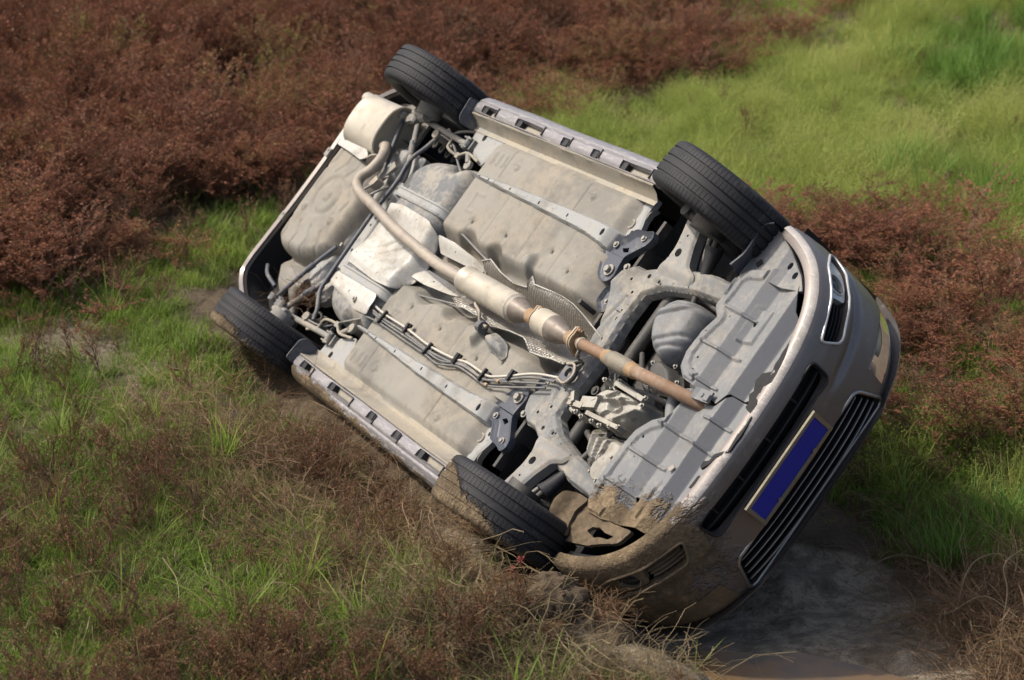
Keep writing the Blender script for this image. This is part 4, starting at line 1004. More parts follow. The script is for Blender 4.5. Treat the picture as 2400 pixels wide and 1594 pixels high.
fog_o = {s: rounded([(s * .465, .272), (s * .515, .372), (s * .70, .372), (s * .90, .395), (s * .98, .365), (s * .955, .325), (s * .83, .262), (s * .675, .266)], .03) for s in (-1, 1)}
bump = sheet('front_bumper', bo, M['bumper'], holes=[grille_o, intake_o, fog_o[1], fog_o[-1]], step=.0085, th=.035, parent=car, tdir=inward, smooth=38,
             mapf=lambda a, z, d: plan(a, z))
# lip that turns under towards the splash shield
V = []; Fs = []; S = np.linspace(-SE, SE, 120)
rows = [(.211, -.0008), (.206, -.0012), (.200, -.0012), (.1925, -.0005), (.192, .004), (.197, .010), (.220, .012)]
for a in S:
    for z, k in rows: V.append(plan(np.array([a]), np.array([z]), k)[0])
for i in range(len(S) - 1):
    for j in range(6): Fs.append((i * 7 + j, i * 7 + j + 1, (i + 1) * 7 + j + 1, (i + 1) * 7 + j))
mk('bumper_lip', V, Fs, M['lip'], bump, 50)
V = []; Fs = []
for a in S:
    for z, k in ((.222, .02), (.25, .10), (.32, .13), (.50, .13), (.74, .12)): V.append(plan(np.array([a]), np.array([z]), k)[0])
for i in range(len(S) - 1):
    for j in range(4): Fs.append((i * 5 + j, i * 5 + j + 1, (i + 1) * 5 + j + 1, (i + 1) * 5 + j))
mk('bumper_backing', V, Fs, M['liner'], bump, 60)
def rim_tube(name, out, r, mat, parent, inset=-.002, clo=True):
    pts = [plan(np.array([p[0]]), np.array([p[1]]), inset)[0] for p in (list(out) + [out[0]] if clo else out)]
    V, Fs = tube_geo(pts, r, 8, False); return mk(name, V, Fs, mat, parent, 60)
def slat(name, z, s0, s1, depth, h, inset, mat, parent):
    V = []; Fs = []; A = np.linspace(s0, s1, 40)
    for a in A:
        for dz, k in ((-h / 2, inset + .004), (-h * .2, inset), (h * .2, inset), (h / 2, inset + .004), (h / 2, inset + depth), (-h / 2, inset + depth)):
            V.append(plan(np.array([a]), np.array([z + dz]), k)[0])
    for i in range(len(A) - 1):
        for j in range(6): Fs.append((i * 6 + j, i * 6 + (j + 1) % 6, (i + 1) * 6 + (j + 1) % 6, (i + 1) * 6 + j))
    return mk(name, V, Fs, mat, parent, 40)
gr = empty('grille', car)
def panel(name, out, inset, mat, parent): return sheet(name, out, mat, step=.02, th=.004, parent=parent, mapf=lambda a, z, d: plan(a, z, inset), tdir=inward)
panel('grille_mesh', grille_o, .055, M['grille'], gr)
for k in range(4):
    z = .568 + k * .038; w = .40 + (z - .532) * .36 - .012
    slat('grille_slat', z, -w, w, .04, .010, .012, M['grille'], gr); 
    rim_tube('slat_trim', [(a, z) for a in np.linspace(-w + .01, w - .01, 30)], .0022, M['chrome'], gr, .011, False)
rim_tube('grille_surround', grille_o, .008, M['chrome'], gr)
it = empty('lower_intake', car)
panel('intake_mesh', intake_o, .05, M['grille'], it)
slat('intake_slat', .335, -.375, .375, .03, .008, .012, M['grille'], it)
for a in (-.22, -.04, .14, .3): slat('intake_post', .315, a - .004, a + .004, .02, .07, .02, M['grille'], it)
rim_tube('intake_surround', intake_o, .006, M['grille'], it)
for s in (-1, 1):
    fg = empty('fog_lamp_pod', car)
    panel('pod_back', fog_o[s], .05, M['grille'], fg)
    rim_tube('pod_rim', fog_o[s], .006, M['bezel' if s < 0 else 'mud'], fg)
    lens = [(s * (.772 + .050 * math.cos(t)), .315 + .045 * math.sin(t)) for t in np.linspace(0, 2 * math.pi, 25)[:-1]]
    bz = rounded([(s * .685, .276), (s * .70, .362), (s * .89, .385), (s * .955, .36), (s * .935, .325), (s * .83, .272)], .02)
    sheet('lamp_bezel', bz, M['bezel' if s < 0 else 'mud'], holes=[lens], step=.006, th=.03, parent=fg, tdir=inward, mapf=lambda a, z, d: plan(a, z, .014))
    sheet('fog_lens', lens, M['glass'], step=.006, th=.02, parent=fg, tdir=inward, mapf=lambda a, z, d: plan(a, z, .024 - .2 * np.minimum(d, .05)))
    rim_tube('lens_ring', lens, .004, M['bezel' if s < 0 else 'mud'], fg, .012)
    for k in range(4): slat('pod_slat', .292 + k * .020, min(s * .50, s * .675), max(s * .50, s * .675), .02, .005, .02, M['grille'] if s < 0 else M['mud'], fg)

# ---- number plate
np_c = np.array([.905, 0, .440]); ti = .20
def plv(y, h, k): return (np_c[0] - h * math.sin(ti) + k, np_c[1] + y, np_c[2] + h * math.cos(ti) - 0 * k)
def plate_box(y0, y1, h0, h1, k0, k1):
    V = [plv(y, h, k) for y in (y0, y1) for h in (h0, h1) for k in (k0, k1)]
    return V, [(0, 1, 3, 2), (4, 6, 7, 5), (0, 4, 5, 1), (2, 3, 7, 6), (0, 2, 6, 4), (1, 5, 7, 3)]
pl = mk('number_plate', *plate_box(-.215, .215, -.062, .062, 0, .003), M['plate_blue'], car, 0)
fr = [plate_box(-.229, .229, -.078, -.060, -.004, .008), plate_box(-.229, .229, .060, .078, -.004, .008), plate_box(-.229, -.212, -.0602, .0602, -.0042, .0078), plate_box(.212, .229, -.0602, .0602, -.0042, .0078)]
mk('plate_frame', *merge(*fr), M['plate_frame'], pl, 0)
for y in (-.115, .115):
    p0 = np.array(plv(y, .060, .006)); mk('plate_screw', *tube_geo([p0, p0 + (.008, 0, 0)], .010, 10), M['chrome'], pl, 30)
mk('plate_bracket', *plate_box(-.20, .20, -.05, .05, -.05, -.004), M['black'], pl, 0)

# ---- headlamps
for s in (-1, 1):
    ho = rounded([(s * .520, .567), (s * .507, .732), (s * .58, .760), (s * .80, .785), (s * .985, .790), (s * .968, .705), (s * .86, .637), (s * .74, .594), (s * .60, .575)], .010)
    hd = empty('headlamp', car)
    sheet('lamp_housing', ho, M['reflector'], step=.012, th=.004, parent=hd, mapf=lambda a, z, d: plan(a, z, .05), tdir=inward)
    sheet('lamp_lens', ho, M['lens' if s < 0 else 'mud'], step=.012, th=.012, parent=hd, mapf=lambda a, z, d: plan(a, z, .002), tdir=inward, smooth=50)
    for a, zz, r in ((.62, .66, .045), (.78, .685, .048)):
        c_ = plan(np.array([s * a]), np.array([zz]), .042)[0]; dr = -inward(np.array([s * a]), np.array([zz]))[0]
        mk('lamp_bowl', *tube_geo([c_, c_ + dr * .015], [r * .5, r], 18), M['reflector'], hd)

# ---- body shell
def interp(x, tab):
    tab = np.array(sorted(tab)); return np.interp(x, tab[:, 0], tab[:, 1])
WX = [(.86, .42), (.80, .56), (.73, .66), (.635, .745), (.52, .80), (.38, .845), (.22, .868), (0, .882), (-3.0, .885), (-3.3, .80), (-3.5, .68), (-3.6, .55)]
ZS = [(.86, .715), (.7, .745), (.4, .79), (-.6, .91), (-3.2, .98), (-3.6, .90)]
ZT = [(.86, .725), (.7, .785), (.4, .85), (0, .92), (-.38, .985), (-.75, 1.22), (-1.12, 1.425), (-1.6, 1.475), (-2.15, 1.44), (-2.55, 1.29), (-2.92, 1.12), (-3.4, 1.08), (-3.55, 1.0), (-3.62, .90)]
YT = [(.86, .40), (.4, .70), (-.38, .72), (-1.12, .56), (-2.15, .55), (-2.92, .66), (-3.62, .55)]
XS = np.unique(np.concatenate([np.arange(-3.60, .80, .05), -2.65 + np.linspace(-.38, .38, 30), np.linspace(-.38, .38, 30), [.80, .83, .86]]))
shell = {}
def zbot(x):
    z = .385
    if -.9 > x > -2.2 and False: z = .2
    for xc in (0, -2.65):
        q = .375 ** 2 - (x - xc) ** 2
        if q > 0: z = max(z, .32 + math.sqrt(q))
    if x > .34: z = .95
    if x < -3.02: z = .60
    return z
prof_n = 10 + 8 + 10
V = []
for x in XS:
    w = float(interp(x, WX)); zs = float(interp(x, ZS)); zt = float(interp(x, ZT)); yt = min(float(interp(x, YT)), w - .02); zb = min(zbot(x), zs - .01)
    row = []
    for t in np.linspace(0, 1, 11)[:-1]:
        z = zb + (zs - zb) * t; bul = .012 * math.sin(math.pi * np.clip((z - .2) / .75, 0, 1)); tuck = .03 * float(sst(.5, 1.0, t)) 
        row.append((w - tuck + bul - .006, z))
    ze = zt - .035 - .02
    ze = max(ze, zs + .004)
    for t in np.linspace(0, 1, 9)[:-1]: row.append(((w - .035) * (1 - t) + yt * t, zs + (ze - zs) * t))
    for t in np.linspace(0, 1, 11): row.append((yt * (1 - t), ze + (zt - ze) * math.sin(t * math.pi / 2)))
    V.append(row)
nr = len(V[0]); faces = {'body': [], 'side_window': [], 'windscreen': [], 'rear_window': []}
VV = []
for s in (1, -1):
    for x, row in zip(XS, V): VV += [(x, s * y, z) for y, z in row]
for si, s in enumerate((1, -1)):
    o = si * len(XS) * nr
    for i in range(len(XS) - 1):
        xm = (XS[i] + XS[i + 1]) / 2
        for j in range(nr - 1):
            f = (o + i * nr + j, o + i * nr + j + 1, o + (i + 1) * nr + j + 1, o + (i + 1) * nr + j)
            k = 'body'
            if 10 <= j < 17 and -2.75 < xm < -.55 and not (-1.62 < xm < -1.52): k = 'side_window'
            elif j >= 17 and -1.12 < xm < -.40: k = 'windscreen'
            elif j >= 17 and -2.92 < xm < -2.2: k = 'rear_window'
            faces[k].append(f)
def part_from(name, fs, mat, parent):
    ids = sorted({i for f in fs for i in f}); mp = {a: b for b, a in enumerate(ids)}
    return mk(name, [VV[i] for i in ids], [tuple(mp[i] for i in f) for f in fs], mat, parent, 30)
body = part_from('body_shell', faces['body'], M['paint'], car)
half_n = len(XS) * nr
part_from('side_window', [f for f in faces['side_window'] if f[0] < half_n], M['glass'], car)
part_from('side_window', [f for f in faces['side_window'] if f[0] >= half_n], M['glass'], car)
part_from('windscreen', faces['windscreen'], M['glass'], car)
part_from('rear_window', faces['rear_window'], M['glass'], car)
for s in (-1, 1):
    if s < 0: mk('door_mirror', *merge(box_geo((-.62, s * .95, .98), (.09, .16, .13)), tube_geo([(-.64, s * .85, .93), (-.63, s * .93, .96)], .03, 8)), M['paint'], car, 30)
    for x in (-1.15, -2.1): mk('door_handle', *box_geo((x, s * .885, .80), (.18, .03, .03)), M['paint'], car, 0)
    mk('tail_lamp', *box_geo((-3.48, s * .62, .88), (.16, .26, .14), rotz(-s * .6)), M['lens'], car, 0)
o = [(-2.0, -.70), (-.45, -.70), (-.45, .70), (-2.0, .70)]
mk('seat_row', *merge(box_geo((-1.1, .36, .45), (.5, .5, .25)), box_geo((-1.1, -.36, .45), (.5, .5, .25)), box_geo((-2.0, 0, .5), (.5, 1.2, .25))), M['black'], car, 0)

# ---- wheels
pit = [0, .11, .13, .18, .20, .57, .59, .64, .66]
NP = 96
ang = np.array([(k + f) / NP * 2 * math.pi for k in range(NP) for f in pit]); fr_ = np.tile(pit, NP)
TP = [(-.082, .205), (-.098, .225), (-.106, .255), (-.107, .275), (-.103, .291), (-.097, .301)]
tread = [(-.092, .3065), (-.080, .3105), (-.064, .3135), (-.0625, .3060), (-.0545, .3060), (-.053, .3145), (-.038, .3155), (-.0225, .3160), (-.021, .3080), (-.013, .3080), (-.0115, .3163), (0, .3165)]
TP = TP + tread; TP = TP + [(-a, b) for a, b in TP[::-1][1:]]
def tyre_geo(cx_, cy_, cz_):
    V = []; n = len(TP); A = len(ang)
    ca, sa = np.cos(ang), np.sin(ang)
    for (y, r) in TP:
        rr = np.full(A, r); ay = abs(y)
        if .0635 <= ay <= .1035 and r > .29: rr -= .005 * ((fr_ > .12) & (fr_ < .20))
        elif .0225 <= ay <= .0535 and r > .31: rr -= .005 * ((fr_ > .58) & (fr_ < .66))
        V.append(np.column_stack([cx_ + rr * ca, np.full(A, cy_ + y), cz_ + rr * sa]))
    V = np.concatenate(V); i, j = np.meshgrid(np.arange(n - 1), np.arange(A), indexing='ij'); i = i.ravel(); j = j.ravel(); j2 = (j + 1) % A
    return V, np.stack([i * A + j, i * A + j2, (i + 1) * A + j2, (i + 1) * A + j], 1).tolist()
wheels = (('front_left', 0, 1, .134, -2.5, ((-1.7, 4.5, -.2), -3.40)), ('front_right', 0, -1, .134, 7.5, None), ('rear_left', -2.65, 1, .141, 0, ((-.6, 6.0, -.4), -6.62)), ('rear_right', -2.65, -1, .141, 0, None))
for nm, xc, s, zc, st_, md in wheels:
    w = empty('wheel', car)
    if st_: w.matrix_local = Matrix.Translation((xc, s * .7816, zc)) @ Matrix.Rotation(math.radians(st_), 4, 'Z') @ Matrix.Translation((-xc, -s * .7816, -zc))
    V, Fs = tyre_geo(xc, s * .7816, zc)
    mk('tyre', V, Fs, tyre_mat('tyre_rubber_' + nm, md), w, 32, label='mud-caked front tyre dug into the bank' if nm == 'front_left' else None)
    # rim
    pr = [(-.085, .203), (-.08, .212), (-.07, .19), (.03, .185), (.06, .19), (.085, .205), (.09, .208)]
    V = []; Fs = []; K = 40
    for y, r in pr:
        for k in range(K): a = 2 * math.pi * k / K; V.append((xc + r * math.cos(a), s * (.7816 + y), zc + r * math.sin(a)))
    for i in range(len(pr) - 1):
        for k in range(K): Fs.append((i * K + k, i * K + (k + 1) % K, (i + 1) * K + (k + 1) % K, (i + 1) * K + k))
    g = [(V, Fs), tube_geo([(xc, s * .80, zc), (xc, s * .845, zc)], .055, 20)]
    for k in range(5):
        a = 2 * math.pi * k / 5 + .3
        g.append(tube_geo([(xc + .04 * math.cos(a), s * .835, zc + .04 * math.sin(a)), (xc + .195 * math.cos(a), s * .85, zc + .195 * math.sin(a))], [.03, .022], 8))
    mk('rim', *merge(*g), M['rim'], w, 40)
    mk('brake_disc', *tube_geo([(xc, s * .755, zc), (xc, s * .735, zc)], .14, 28), M['dark'], w, 30)
# ------------------------------------------------------------------ vegetation
def leafmat(name, cols, trans=.3, rough=.6, vary=.25):
    """cols: colours spread over the plants and their leaves"""
    m = bpy.data.materials.new(name); t = NT(m)
    oi = t.new('ShaderNodeObjectInfo').outputs['Random']
    at = t.new('ShaderNodeAttribute', attribute_name='v').outputs['Fac']
    gp = t.new('ShaderNodeNewGeometry').outputs['Position']
    ln = t.ramp(t.noise(gp, .9, 2, .6), .30, .70)
    f = t.math('ADD', t.math('ADD', t.math('MULTIPLY', oi, .25), t.math('MULTIPLY', at, .45)), t.math('MULTIPLY', ln, .30))
    r = t.new('ShaderNodeValToRGB'); t.put(r.inputs[0], f); e = r.color_ramp.elements
    while len(e) < len(cols): e.new(.5)
    for i, c in enumerate(cols):
        e[i].position = .12 + .76 * i / max(1, len(cols) - 1); e[i].color = (*c, 1)
    col = r.outputs[0]
    t.put(t.b.inputs['Base Color'], col); t.b.inputs['Roughness'].default_value = rough; t.b.inputs['Specular IOR Level'].default_value = .25
    tr = t.new('ShaderNodeBsdfTranslucent'); t.put(tr.inputs[0], col)
    mx = t.new('ShaderNodeMixShader'); mx.inputs[0].default_value = trans
    t.l.new(t.b.outputs[0], mx.inputs[1]); t.l.new(tr.outputs[0], mx.inputs[2])
    t.l.new(mx.outputs[0], t.n['Material Output'].inputs[0])
    return m
LM = {}
LM['red'] = leafmat('red_weed', [(.075, .052, .028), (.135, .068, .036), (.200, .079, .043), (.26, .098, .055), (.20, .135, .050), (.25, .23, .065)], .4)
LM['rust'] = leafmat('rusty_low_weed', [(.085, .055, .030), (.155, .080, .042), (.21, .088, .050), (.16, .12, .045), (.26, .13, .070), (.19, .185, .055)], .4)
LM['crimson'] = leafmat('crimson_weed', [(.25, .05, .05), (.38, .07, .08)], .35)
LM['redstem'] = leafmat('weed_stem', [(.11, .065, .045), (.17, .10, .068), (.23, .15, .10)], .05)
LM['dry'] = leafmat('dry_stalk', [(.13, .080, .048), (.19, .115, .066), (.25, .16, .092), (.33, .24, .15)], .1)
LM['green'] = leafmat('green_grass', [(.085, .135, .024), (.14, .215, .034), (.20, .285, .048), (.29, .33, .080)], .5)
LM['lush'] = leafmat('lush_grass', [(.090, .175, .030), (.135, .24, .042), (.20, .29, .065)], .5)
LM['yellow'] = leafmat('seeding_grass', [(.15, .205, .042), (.23, .29, .056), (.32, .36, .088), (.46, .45, .16)], .5)
LM['straw'] = leafmat('dead_straw', [(.13, .10, .055), (.20, .155, .085), (.28, .22, .125)], .2)

def quadstrip(P, T, w, nseg, droop, lean, V, Fs, A, val):
    """one blade: from P, up along T, bending over"""
    base = len(V); side = np.cross(T, [0, 0, 1.0])
    if np.linalg.norm(side) < 1e-4: side = np.array([1.0, 0, 0])
    side = side / np.linalg.norm(side); p = np.array(P, float); d = np.array(T, float); L = droop[0] / nseg
    for k in range(nseg + 1):
        ww = w * (1 - (k / nseg) ** 1.6) + .0006
        if k == nseg: V.append(p.copy())
        else: V.append(p - side * ww / 2); V.append(p + side * ww / 2)
        p = p + d * L; d = d + np.array([lean[0], lean[1], -droop[1]]) / nseg; d = d / np.linalg.norm(d)
    for k in range(nseg - 1): Fs.append((base + 2 * k, base + 2 * k + 1, base + 2 * k + 3, base + 2 * k + 2)); A.append(val)
    Fs.append((base + 2 * nseg - 2, base + 2 * nseg - 1, base + 2 * nseg)); A.append(val)
def finish(name, V, Fs, A, mats, mi=None):
    me = bpy.data.meshes.new(name); me.from_pydata([tuple(v) for v in V], [], Fs); me.update()
    a = me.attributes.new('v', 'FLOAT', 'FACE'); a.data.foreach_set('value', np.array(A, np.float32))
    for m in mats: me.materials.append(m)
    if mi is not None: me.polygons.foreach_set('material_index', np.array(mi, np.int32))
    return me
def grass_mesh(name, n, h, w, spread, droop, mat, r, seedhead=0):
    V, Fs, A = [], [], []
    for i in range(n):
        a = r.uniform(0, 2 * math.pi); q = spread * math.sqrt(r.uniform(0, 1)); b = r.uniform(0, 2 * math.pi); ln = r.uniform(.05, .55)
        T = np.array([math.cos(b) * ln, math.sin(b) * ln, 1.0]); T /= np.linalg.norm(T)
        hh = h * r.uniform(.45, 1.1)
        quadstrip((q * math.cos(a), q * math.sin(a), -.02), T, w * r.uniform(.6, 1.3), 4, (hh, droop * r.uniform(.2, 1.6)), (math.cos(b) * .5, math.sin(b) * .5), V, Fs, A, r.uniform(0, 1))
        if seedhead and r.uniform(0, 1) < seedhead:
            p = np.array(V[-1]); 
            for k in range(9):
                e = p + np.array([r.normal(0, .022), r.normal(0, .022), r.uniform(-.10, .02)]); u = r.normal(0, 1, 3); u /= np.linalg.norm(u); s = r.uniform(.006, .014)
                o = len(V); V += [e, e + u * s, e + u * s * .6 + np.array([.002, .003, .004])]; Fs.append((o, o + 1, o + 2)); A.append(r.uniform(.6, 1))
    return finish(name, V, Fs, A, [mat])
def weed_mesh(name, h, r, leafmat_, stemmat, nbr=16, leaf=.016, dense=1.0, wide=.5):
    """a bushy weed: stem, branches, very many small narrow leaves"""
    V, Fs, A, MI = [], [], [], []
    def stick(p, q, w):
        d = q - p; s = np.cross(d, [0.3, .2, 1.0]); s = s / (np.linalg.norm(s) + 1e-9) * w / 2
        o = len(V); s2 = np.cross(d, s); s2 = s2 / (np.linalg.norm(s2) + 1e-9) * w / 2
        V.extend([p - s, p + s, q + s * .5, q - s * .5]); Fs.append((o, o + 1, o + 2, o + 3)); A.append(r.uniform(0, 1)); MI.append(1)
        o = len(V); V.extend([p - s2, p + s2, q + s2 * .5, q - s2 * .5]); Fs.append((o, o + 1, o + 2, o + 3)); A.append(r.uniform(0, 1)); MI.append(1)
    def leaves(p, q, n, tone):
        for k in range(n):
            c = p + (q - p) * r.uniform(.05, 1.05); u = r.normal(0, 1, 3); u[2] = abs(u[2]) * .7 + .2; u /= np.linalg.norm(u)
            v = np.cross(u, r.normal(0, 1, 3)); v /= np.linalg.norm(v) + 1e-9; L = leaf * r.uniform(.5, 1.4); W = L * r.uniform(.10, .24)
            o = len(V); V.extend([c, c + u * L * .5 + v * W, c + u * L, c + u * L * .5 - v * W]); Fs.append((o, o + 1, o + 2, o + 3))
            A.append(float(np.clip(tone + r.normal(0, .22), 0, 1))); MI.append(0)
    top = np.array([r.normal(0, .06), r.normal(0, .06), h])
    stick(np.array([0, 0, -.03]), top * .55, .006); stick(top * .55, top, .004)
    for b in range(nbr):
        t = r.uniform(.08, .92); a = r.uniform(0, 2 * math.pi); el = r.uniform(.55, 1.35)
        L = h * wide * r.uniform(.5, 1.1) * (1.1 - .55 * t)
        p = top * t; q = p + L * np.array([math.cos(a) * math.cos(el), math.sin(a) * math.cos(el), math.sin(el)])
        mid = (p + q) / 2 + r.normal(0, .02, 3); stick(p, mid, .0035); stick(mid, q, .0025); tone = np.clip(.15 + .55 * t + r.normal(0, .16), 0, 1)
        leaves(p, mid, int(6 * dense), tone); leaves(mid, q, int(15 * dense), tone)
        for k in range(3):
            a2 = a + r.normal(0, .9); e2 = r.uniform(.5, 1.45); z = p + (q - p) * r.uniform(.3, .95); L2 = L * r.uniform(.25, .5)
            y = z + L2 * np.array([math.cos(a2) * math.cos(e2), math.sin(a2) * math.cos(e2), math.sin(e2)]); stick(z, y, .002); leaves(z, y, int(11 * dense), tone)
    return finish(name, V, Fs, A, [leafmat_, stemmat], MI)
def twig_mesh(name, n, L, r, mat, flat=.5, w=.0035):
    """a tangle of dry bent stalks"""
    V, Fs, A = [], [], []
    for i in range(n):
        a = r.uniform(0, 2 * math.pi); e = r.uniform(-.1, 1.0) * (1 - flat) + .1; p = np.array([r.normal(0, .10), r.normal(0, .10), r.uniform(0, .05)])
        d = np.array([math.cos(a) * math.cos(e), math.sin(a) * math.cos(e), math.sin(e)]); ln = L * r.uniform(.4, 1.2); k = 6; tone = r.uniform(0, 1); ww = w * r.uniform(.5, 1.3)
        for j in range(k):
            q = p + d * ln / k; 
            if q[2] < .0: q[2] = .004
            s = np.cross(d, [0, 0, 1.0]); s = s / (np.linalg.norm(s) + 1e-9) * ww / 2; s2 = np.array([0, 0, ww / 2])
            o = len(V); V.extend([p - s, p + s, q + s, q - s, p - s2, p + s2, q + s2, q - s2]); Fs.append((o, o + 1, o + 2, o + 3)); Fs.append((o + 4, o + 5, o + 6, o + 7)); A += [tone, tone]
            p = q; d = d + r.normal(0, .28, 3) + np.array([0, 0, -.10]); d /= np.linalg.norm(d)
            if r.uniform(0, 1) < .25:
                d2 = d + r.normal(0, .6, 3); d2 /= np.linalg.norm(d2); q2 = p + d2 * ln * .2; o = len(V); V.extend([p - s * .6, p + s * .6, q2 + s * .4, q2 - s * .4]); Fs.append((o, o + 1, o + 2, o + 3)); A.append(tone)
    return finish(name, V, Fs, A, [mat])

def scatter(name, meshes, pts, rot, scl, var, tilt=None):
    """plants nobody could count: one object that carries the points, the plants set on them"""
    coll = bpy.data.collections.new(name + '_plants')
    for i, me in enumerate(meshes):
        o = bpy.data.objects.new('%s_%02d' % (name, i), me); coll.objects.link(o)
    me = bpy.data.meshes.new(name); me.from_pydata([tuple(p) for p in pts], [], []); me.update()
    if tilt is None: tilt = np.zeros((len(pts), 2))
    e = np.column_stack([tilt, rot]).astype(np.float32)
    a = me.attributes.new('rot', 'FLOAT_VECTOR', 'POINT'); a.data.foreach_set('vector', e.ravel())
    a = me.attributes.new('scl', 'FLOAT_VECTOR', 'POINT'); a.data.foreach_set('vector', np.asarray(scl, np.float32).ravel())
    a = me.attributes.new('var', 'INT', 'POINT'); a.data.foreach_set('value', np.asarray(var, np.int32))
    ob = bpy.data.objects.new(name, me); COL.objects.link(ob)
    ng = bpy.data.node_groups.new(name, 'GeometryNodeTree')
    ng.interface.new_socket('Geometry', in_out='INPUT', socket_type='NodeSocketGeometry'); ng.interface.new_socket('Geometry', in_out='OUTPUT', socket_type='NodeSocketGeometry')
    N = ng.nodes; L = ng.links
    gi = N.new('NodeGroupInput'); go = N.new('NodeGroupOutput'); m2p = N.new('GeometryNodeMeshToPoints'); iop = N.new('GeometryNodeInstanceOnPoints'); ci = N.new('GeometryNodeCollectionInfo')
    ci.inputs['Collection'].default_value = coll; ci.inputs['Separate Children'].default_value = True; ci.inputs['Reset Children'].default_value = True
    def attr(n, ty):
        q = N.new('GeometryNodeInputNamedAttribute'); q.data_type = ty; q.inputs['Name'].default_value = n; return q.outputs[0]
    L.new(gi.outputs[0], m2p.inputs[0]); L.new(m2p.outputs[0], iop.inputs['Points']); L.new(ci.outputs[0], iop.inputs['Instance'])
    iop.inputs['Pick Instance'].default_value = True
    L.new(attr('var', 'INT'), iop.inputs['Instance Index'])
    e2r = N.new('FunctionNodeEulerToRotation'); L.new(attr('rot', 'FLOAT_VECTOR'), e2r.inputs[0]); L.new(e2r.outputs[0], iop.inputs['Rotation'])
    L.new(attr('scl', 'FLOAT_VECTOR'), iop.inputs['Scale']); L.new(iop.outputs[0], go.inputs[0])
    md = ob.modifiers.new('plants', 'NODES'); md.node_group = ng
    ob['kind'] = 'stuff'
    return ob

# ---- where each kind grows: zones measured on the ground
def zone(PXY, poly, soft=40):
    ins = pip(PXY, poly); _, d = near(PXY, poly); return np.where(ins, np.clip(.5 + d / soft / 2, 0, 1), np.clip(.5 - d / soft / 2, 0, 1))
Z_RED = [(-2500, -420), (1990, -420), (1960, 30), (1720, 130), (1500, 225), (1240, 270), (1100, 320), (860, 390), (700, 455), (575, 500), (440, 590), (240, 675), (0, 715), (-2500, 830)]
Z_REDR = [(1700, 560), (1830, 500), (2000, 490), (2150, 570), (2260, 640), (2420, 710), (3400, 800), (3400, 1150), (2420, 990), (2150, 930), (2060, 800), (1900, 620), (1720, 560)]
Z_YEL = [(1240, 255), (1500, 215), (1720, 120), (1960, 20), (1990, -420), (4000, -420), (4000, 640), (2420, 640), (2200, 590), (2000, 510), (1830, 510), (1640, 560), (1400, 460), (1230, 340)]
Z_LUSH = [(2150, 140), (2260, 70), (2420, 60), (3400, 20), (3400, 250), (2420, 235), (2200, 230)]
Z_LUSH2 = [(2110, 395), (2260, 420), (2420, 430), (3200, 440), (3200, 530), (2420, 520), (2220, 480)]
Z_GL = [(700, 450), (575, 495), (440, 585), (240, 670), (-900, 730), (-1500, 1300), (0, 1270), (350, 1230), (420, 1060), (330, 930), (560, 920), (690, 900), (560, 790), (640, 650)]
Z_GR = [(2040, 880), (2150, 930), (2420, 990), (3300, 1100), (3300, 1330), (2420, 1320), (2150, 1330), (1900, 1320), (1820, 1250), (1940, 1100)]
Z_GR2 = [(1840, 1290), (1930, 1180), (2000, 1150), (2420, 1230), (3300, 1250), (3300, 1350), (2420, 1340), (2100, 1330), (1850, 1310)]
Z_FG = [(-1500, 1180), (340, 1180), (430, 1050), (560, 1020), (690, 1000), (960, 1180), (1020, 1300), (960, 1390), (1170, 1440), (1320, 1550), (1560, 1620), (1660, 1900), (-1500, 1900)]
Z_DRY = [(330, 950), (560, 960), (690, 1010), (700, 920), (860, 1040), (1010, 1170), (1060, 1270), (1180, 1360), (1150, 1400), (1000, 1370), (940, 1330), (760, 1330), (600, 1290), (560, 1130), (420, 1150), (340, 1080)]
Z_TW = [(1780, 1345), (1900, 1310), (2100, 1310), (2420, 1330), (3300, 1340), (3300, 1900), (2440, 1720), (2330, 1560), (2180, 1440), (2040, 1370)]
Z_STRAW = [(850, 1390), (1000, 1350), (1170, 1420), (1320, 1540), (1560, 1615), (1660, 1720), (1000, 1720), (860, 1500)]
def near_car(X, Y, Z, marg=.03):
    """keep plants out of the body of the car"""
    P = (np.column_stack([X, Y, Z]) - CAR_T) @ CAR_R
    return (P[:, 0] > -3.7 - marg) & (P[:, 0] < .95 + marg) & (np.abs(P[:, 1]) < .90 + marg) & (P[:, 2] > .12 - marg) & (P[:, 2] < 1.5)
def field(n, seed, x0=-6.5, x1=8.5, y0=4.9, y1=27):
    r = np.random.default_rng(seed); Y = y0 * (y1 / y0) ** r.uniform(0, 1, n)       # denser towards the viewer's side of the meadow
    X = r.uniform(-1, 1, n) * (.42 * Y + .6) ; Z = ground_z(X, Y); return r, X, Y, Z
CARLINE = [(-600, 640), (480, 790), (560, 850), (680, 890), (1000, 1165), (1020, 1250), (1260, 1430), (1380, 1530), (1650, 1590), (1750, 1900)]
CARFRONT = CARLINE + [(-600, 1900)]
RFRONT = [(1560, 1520), (1760, 1395), (1990, 1090), (2080, 900), (2090, 760), (3400, 800), (3400, 1900), (1560, 1900)]
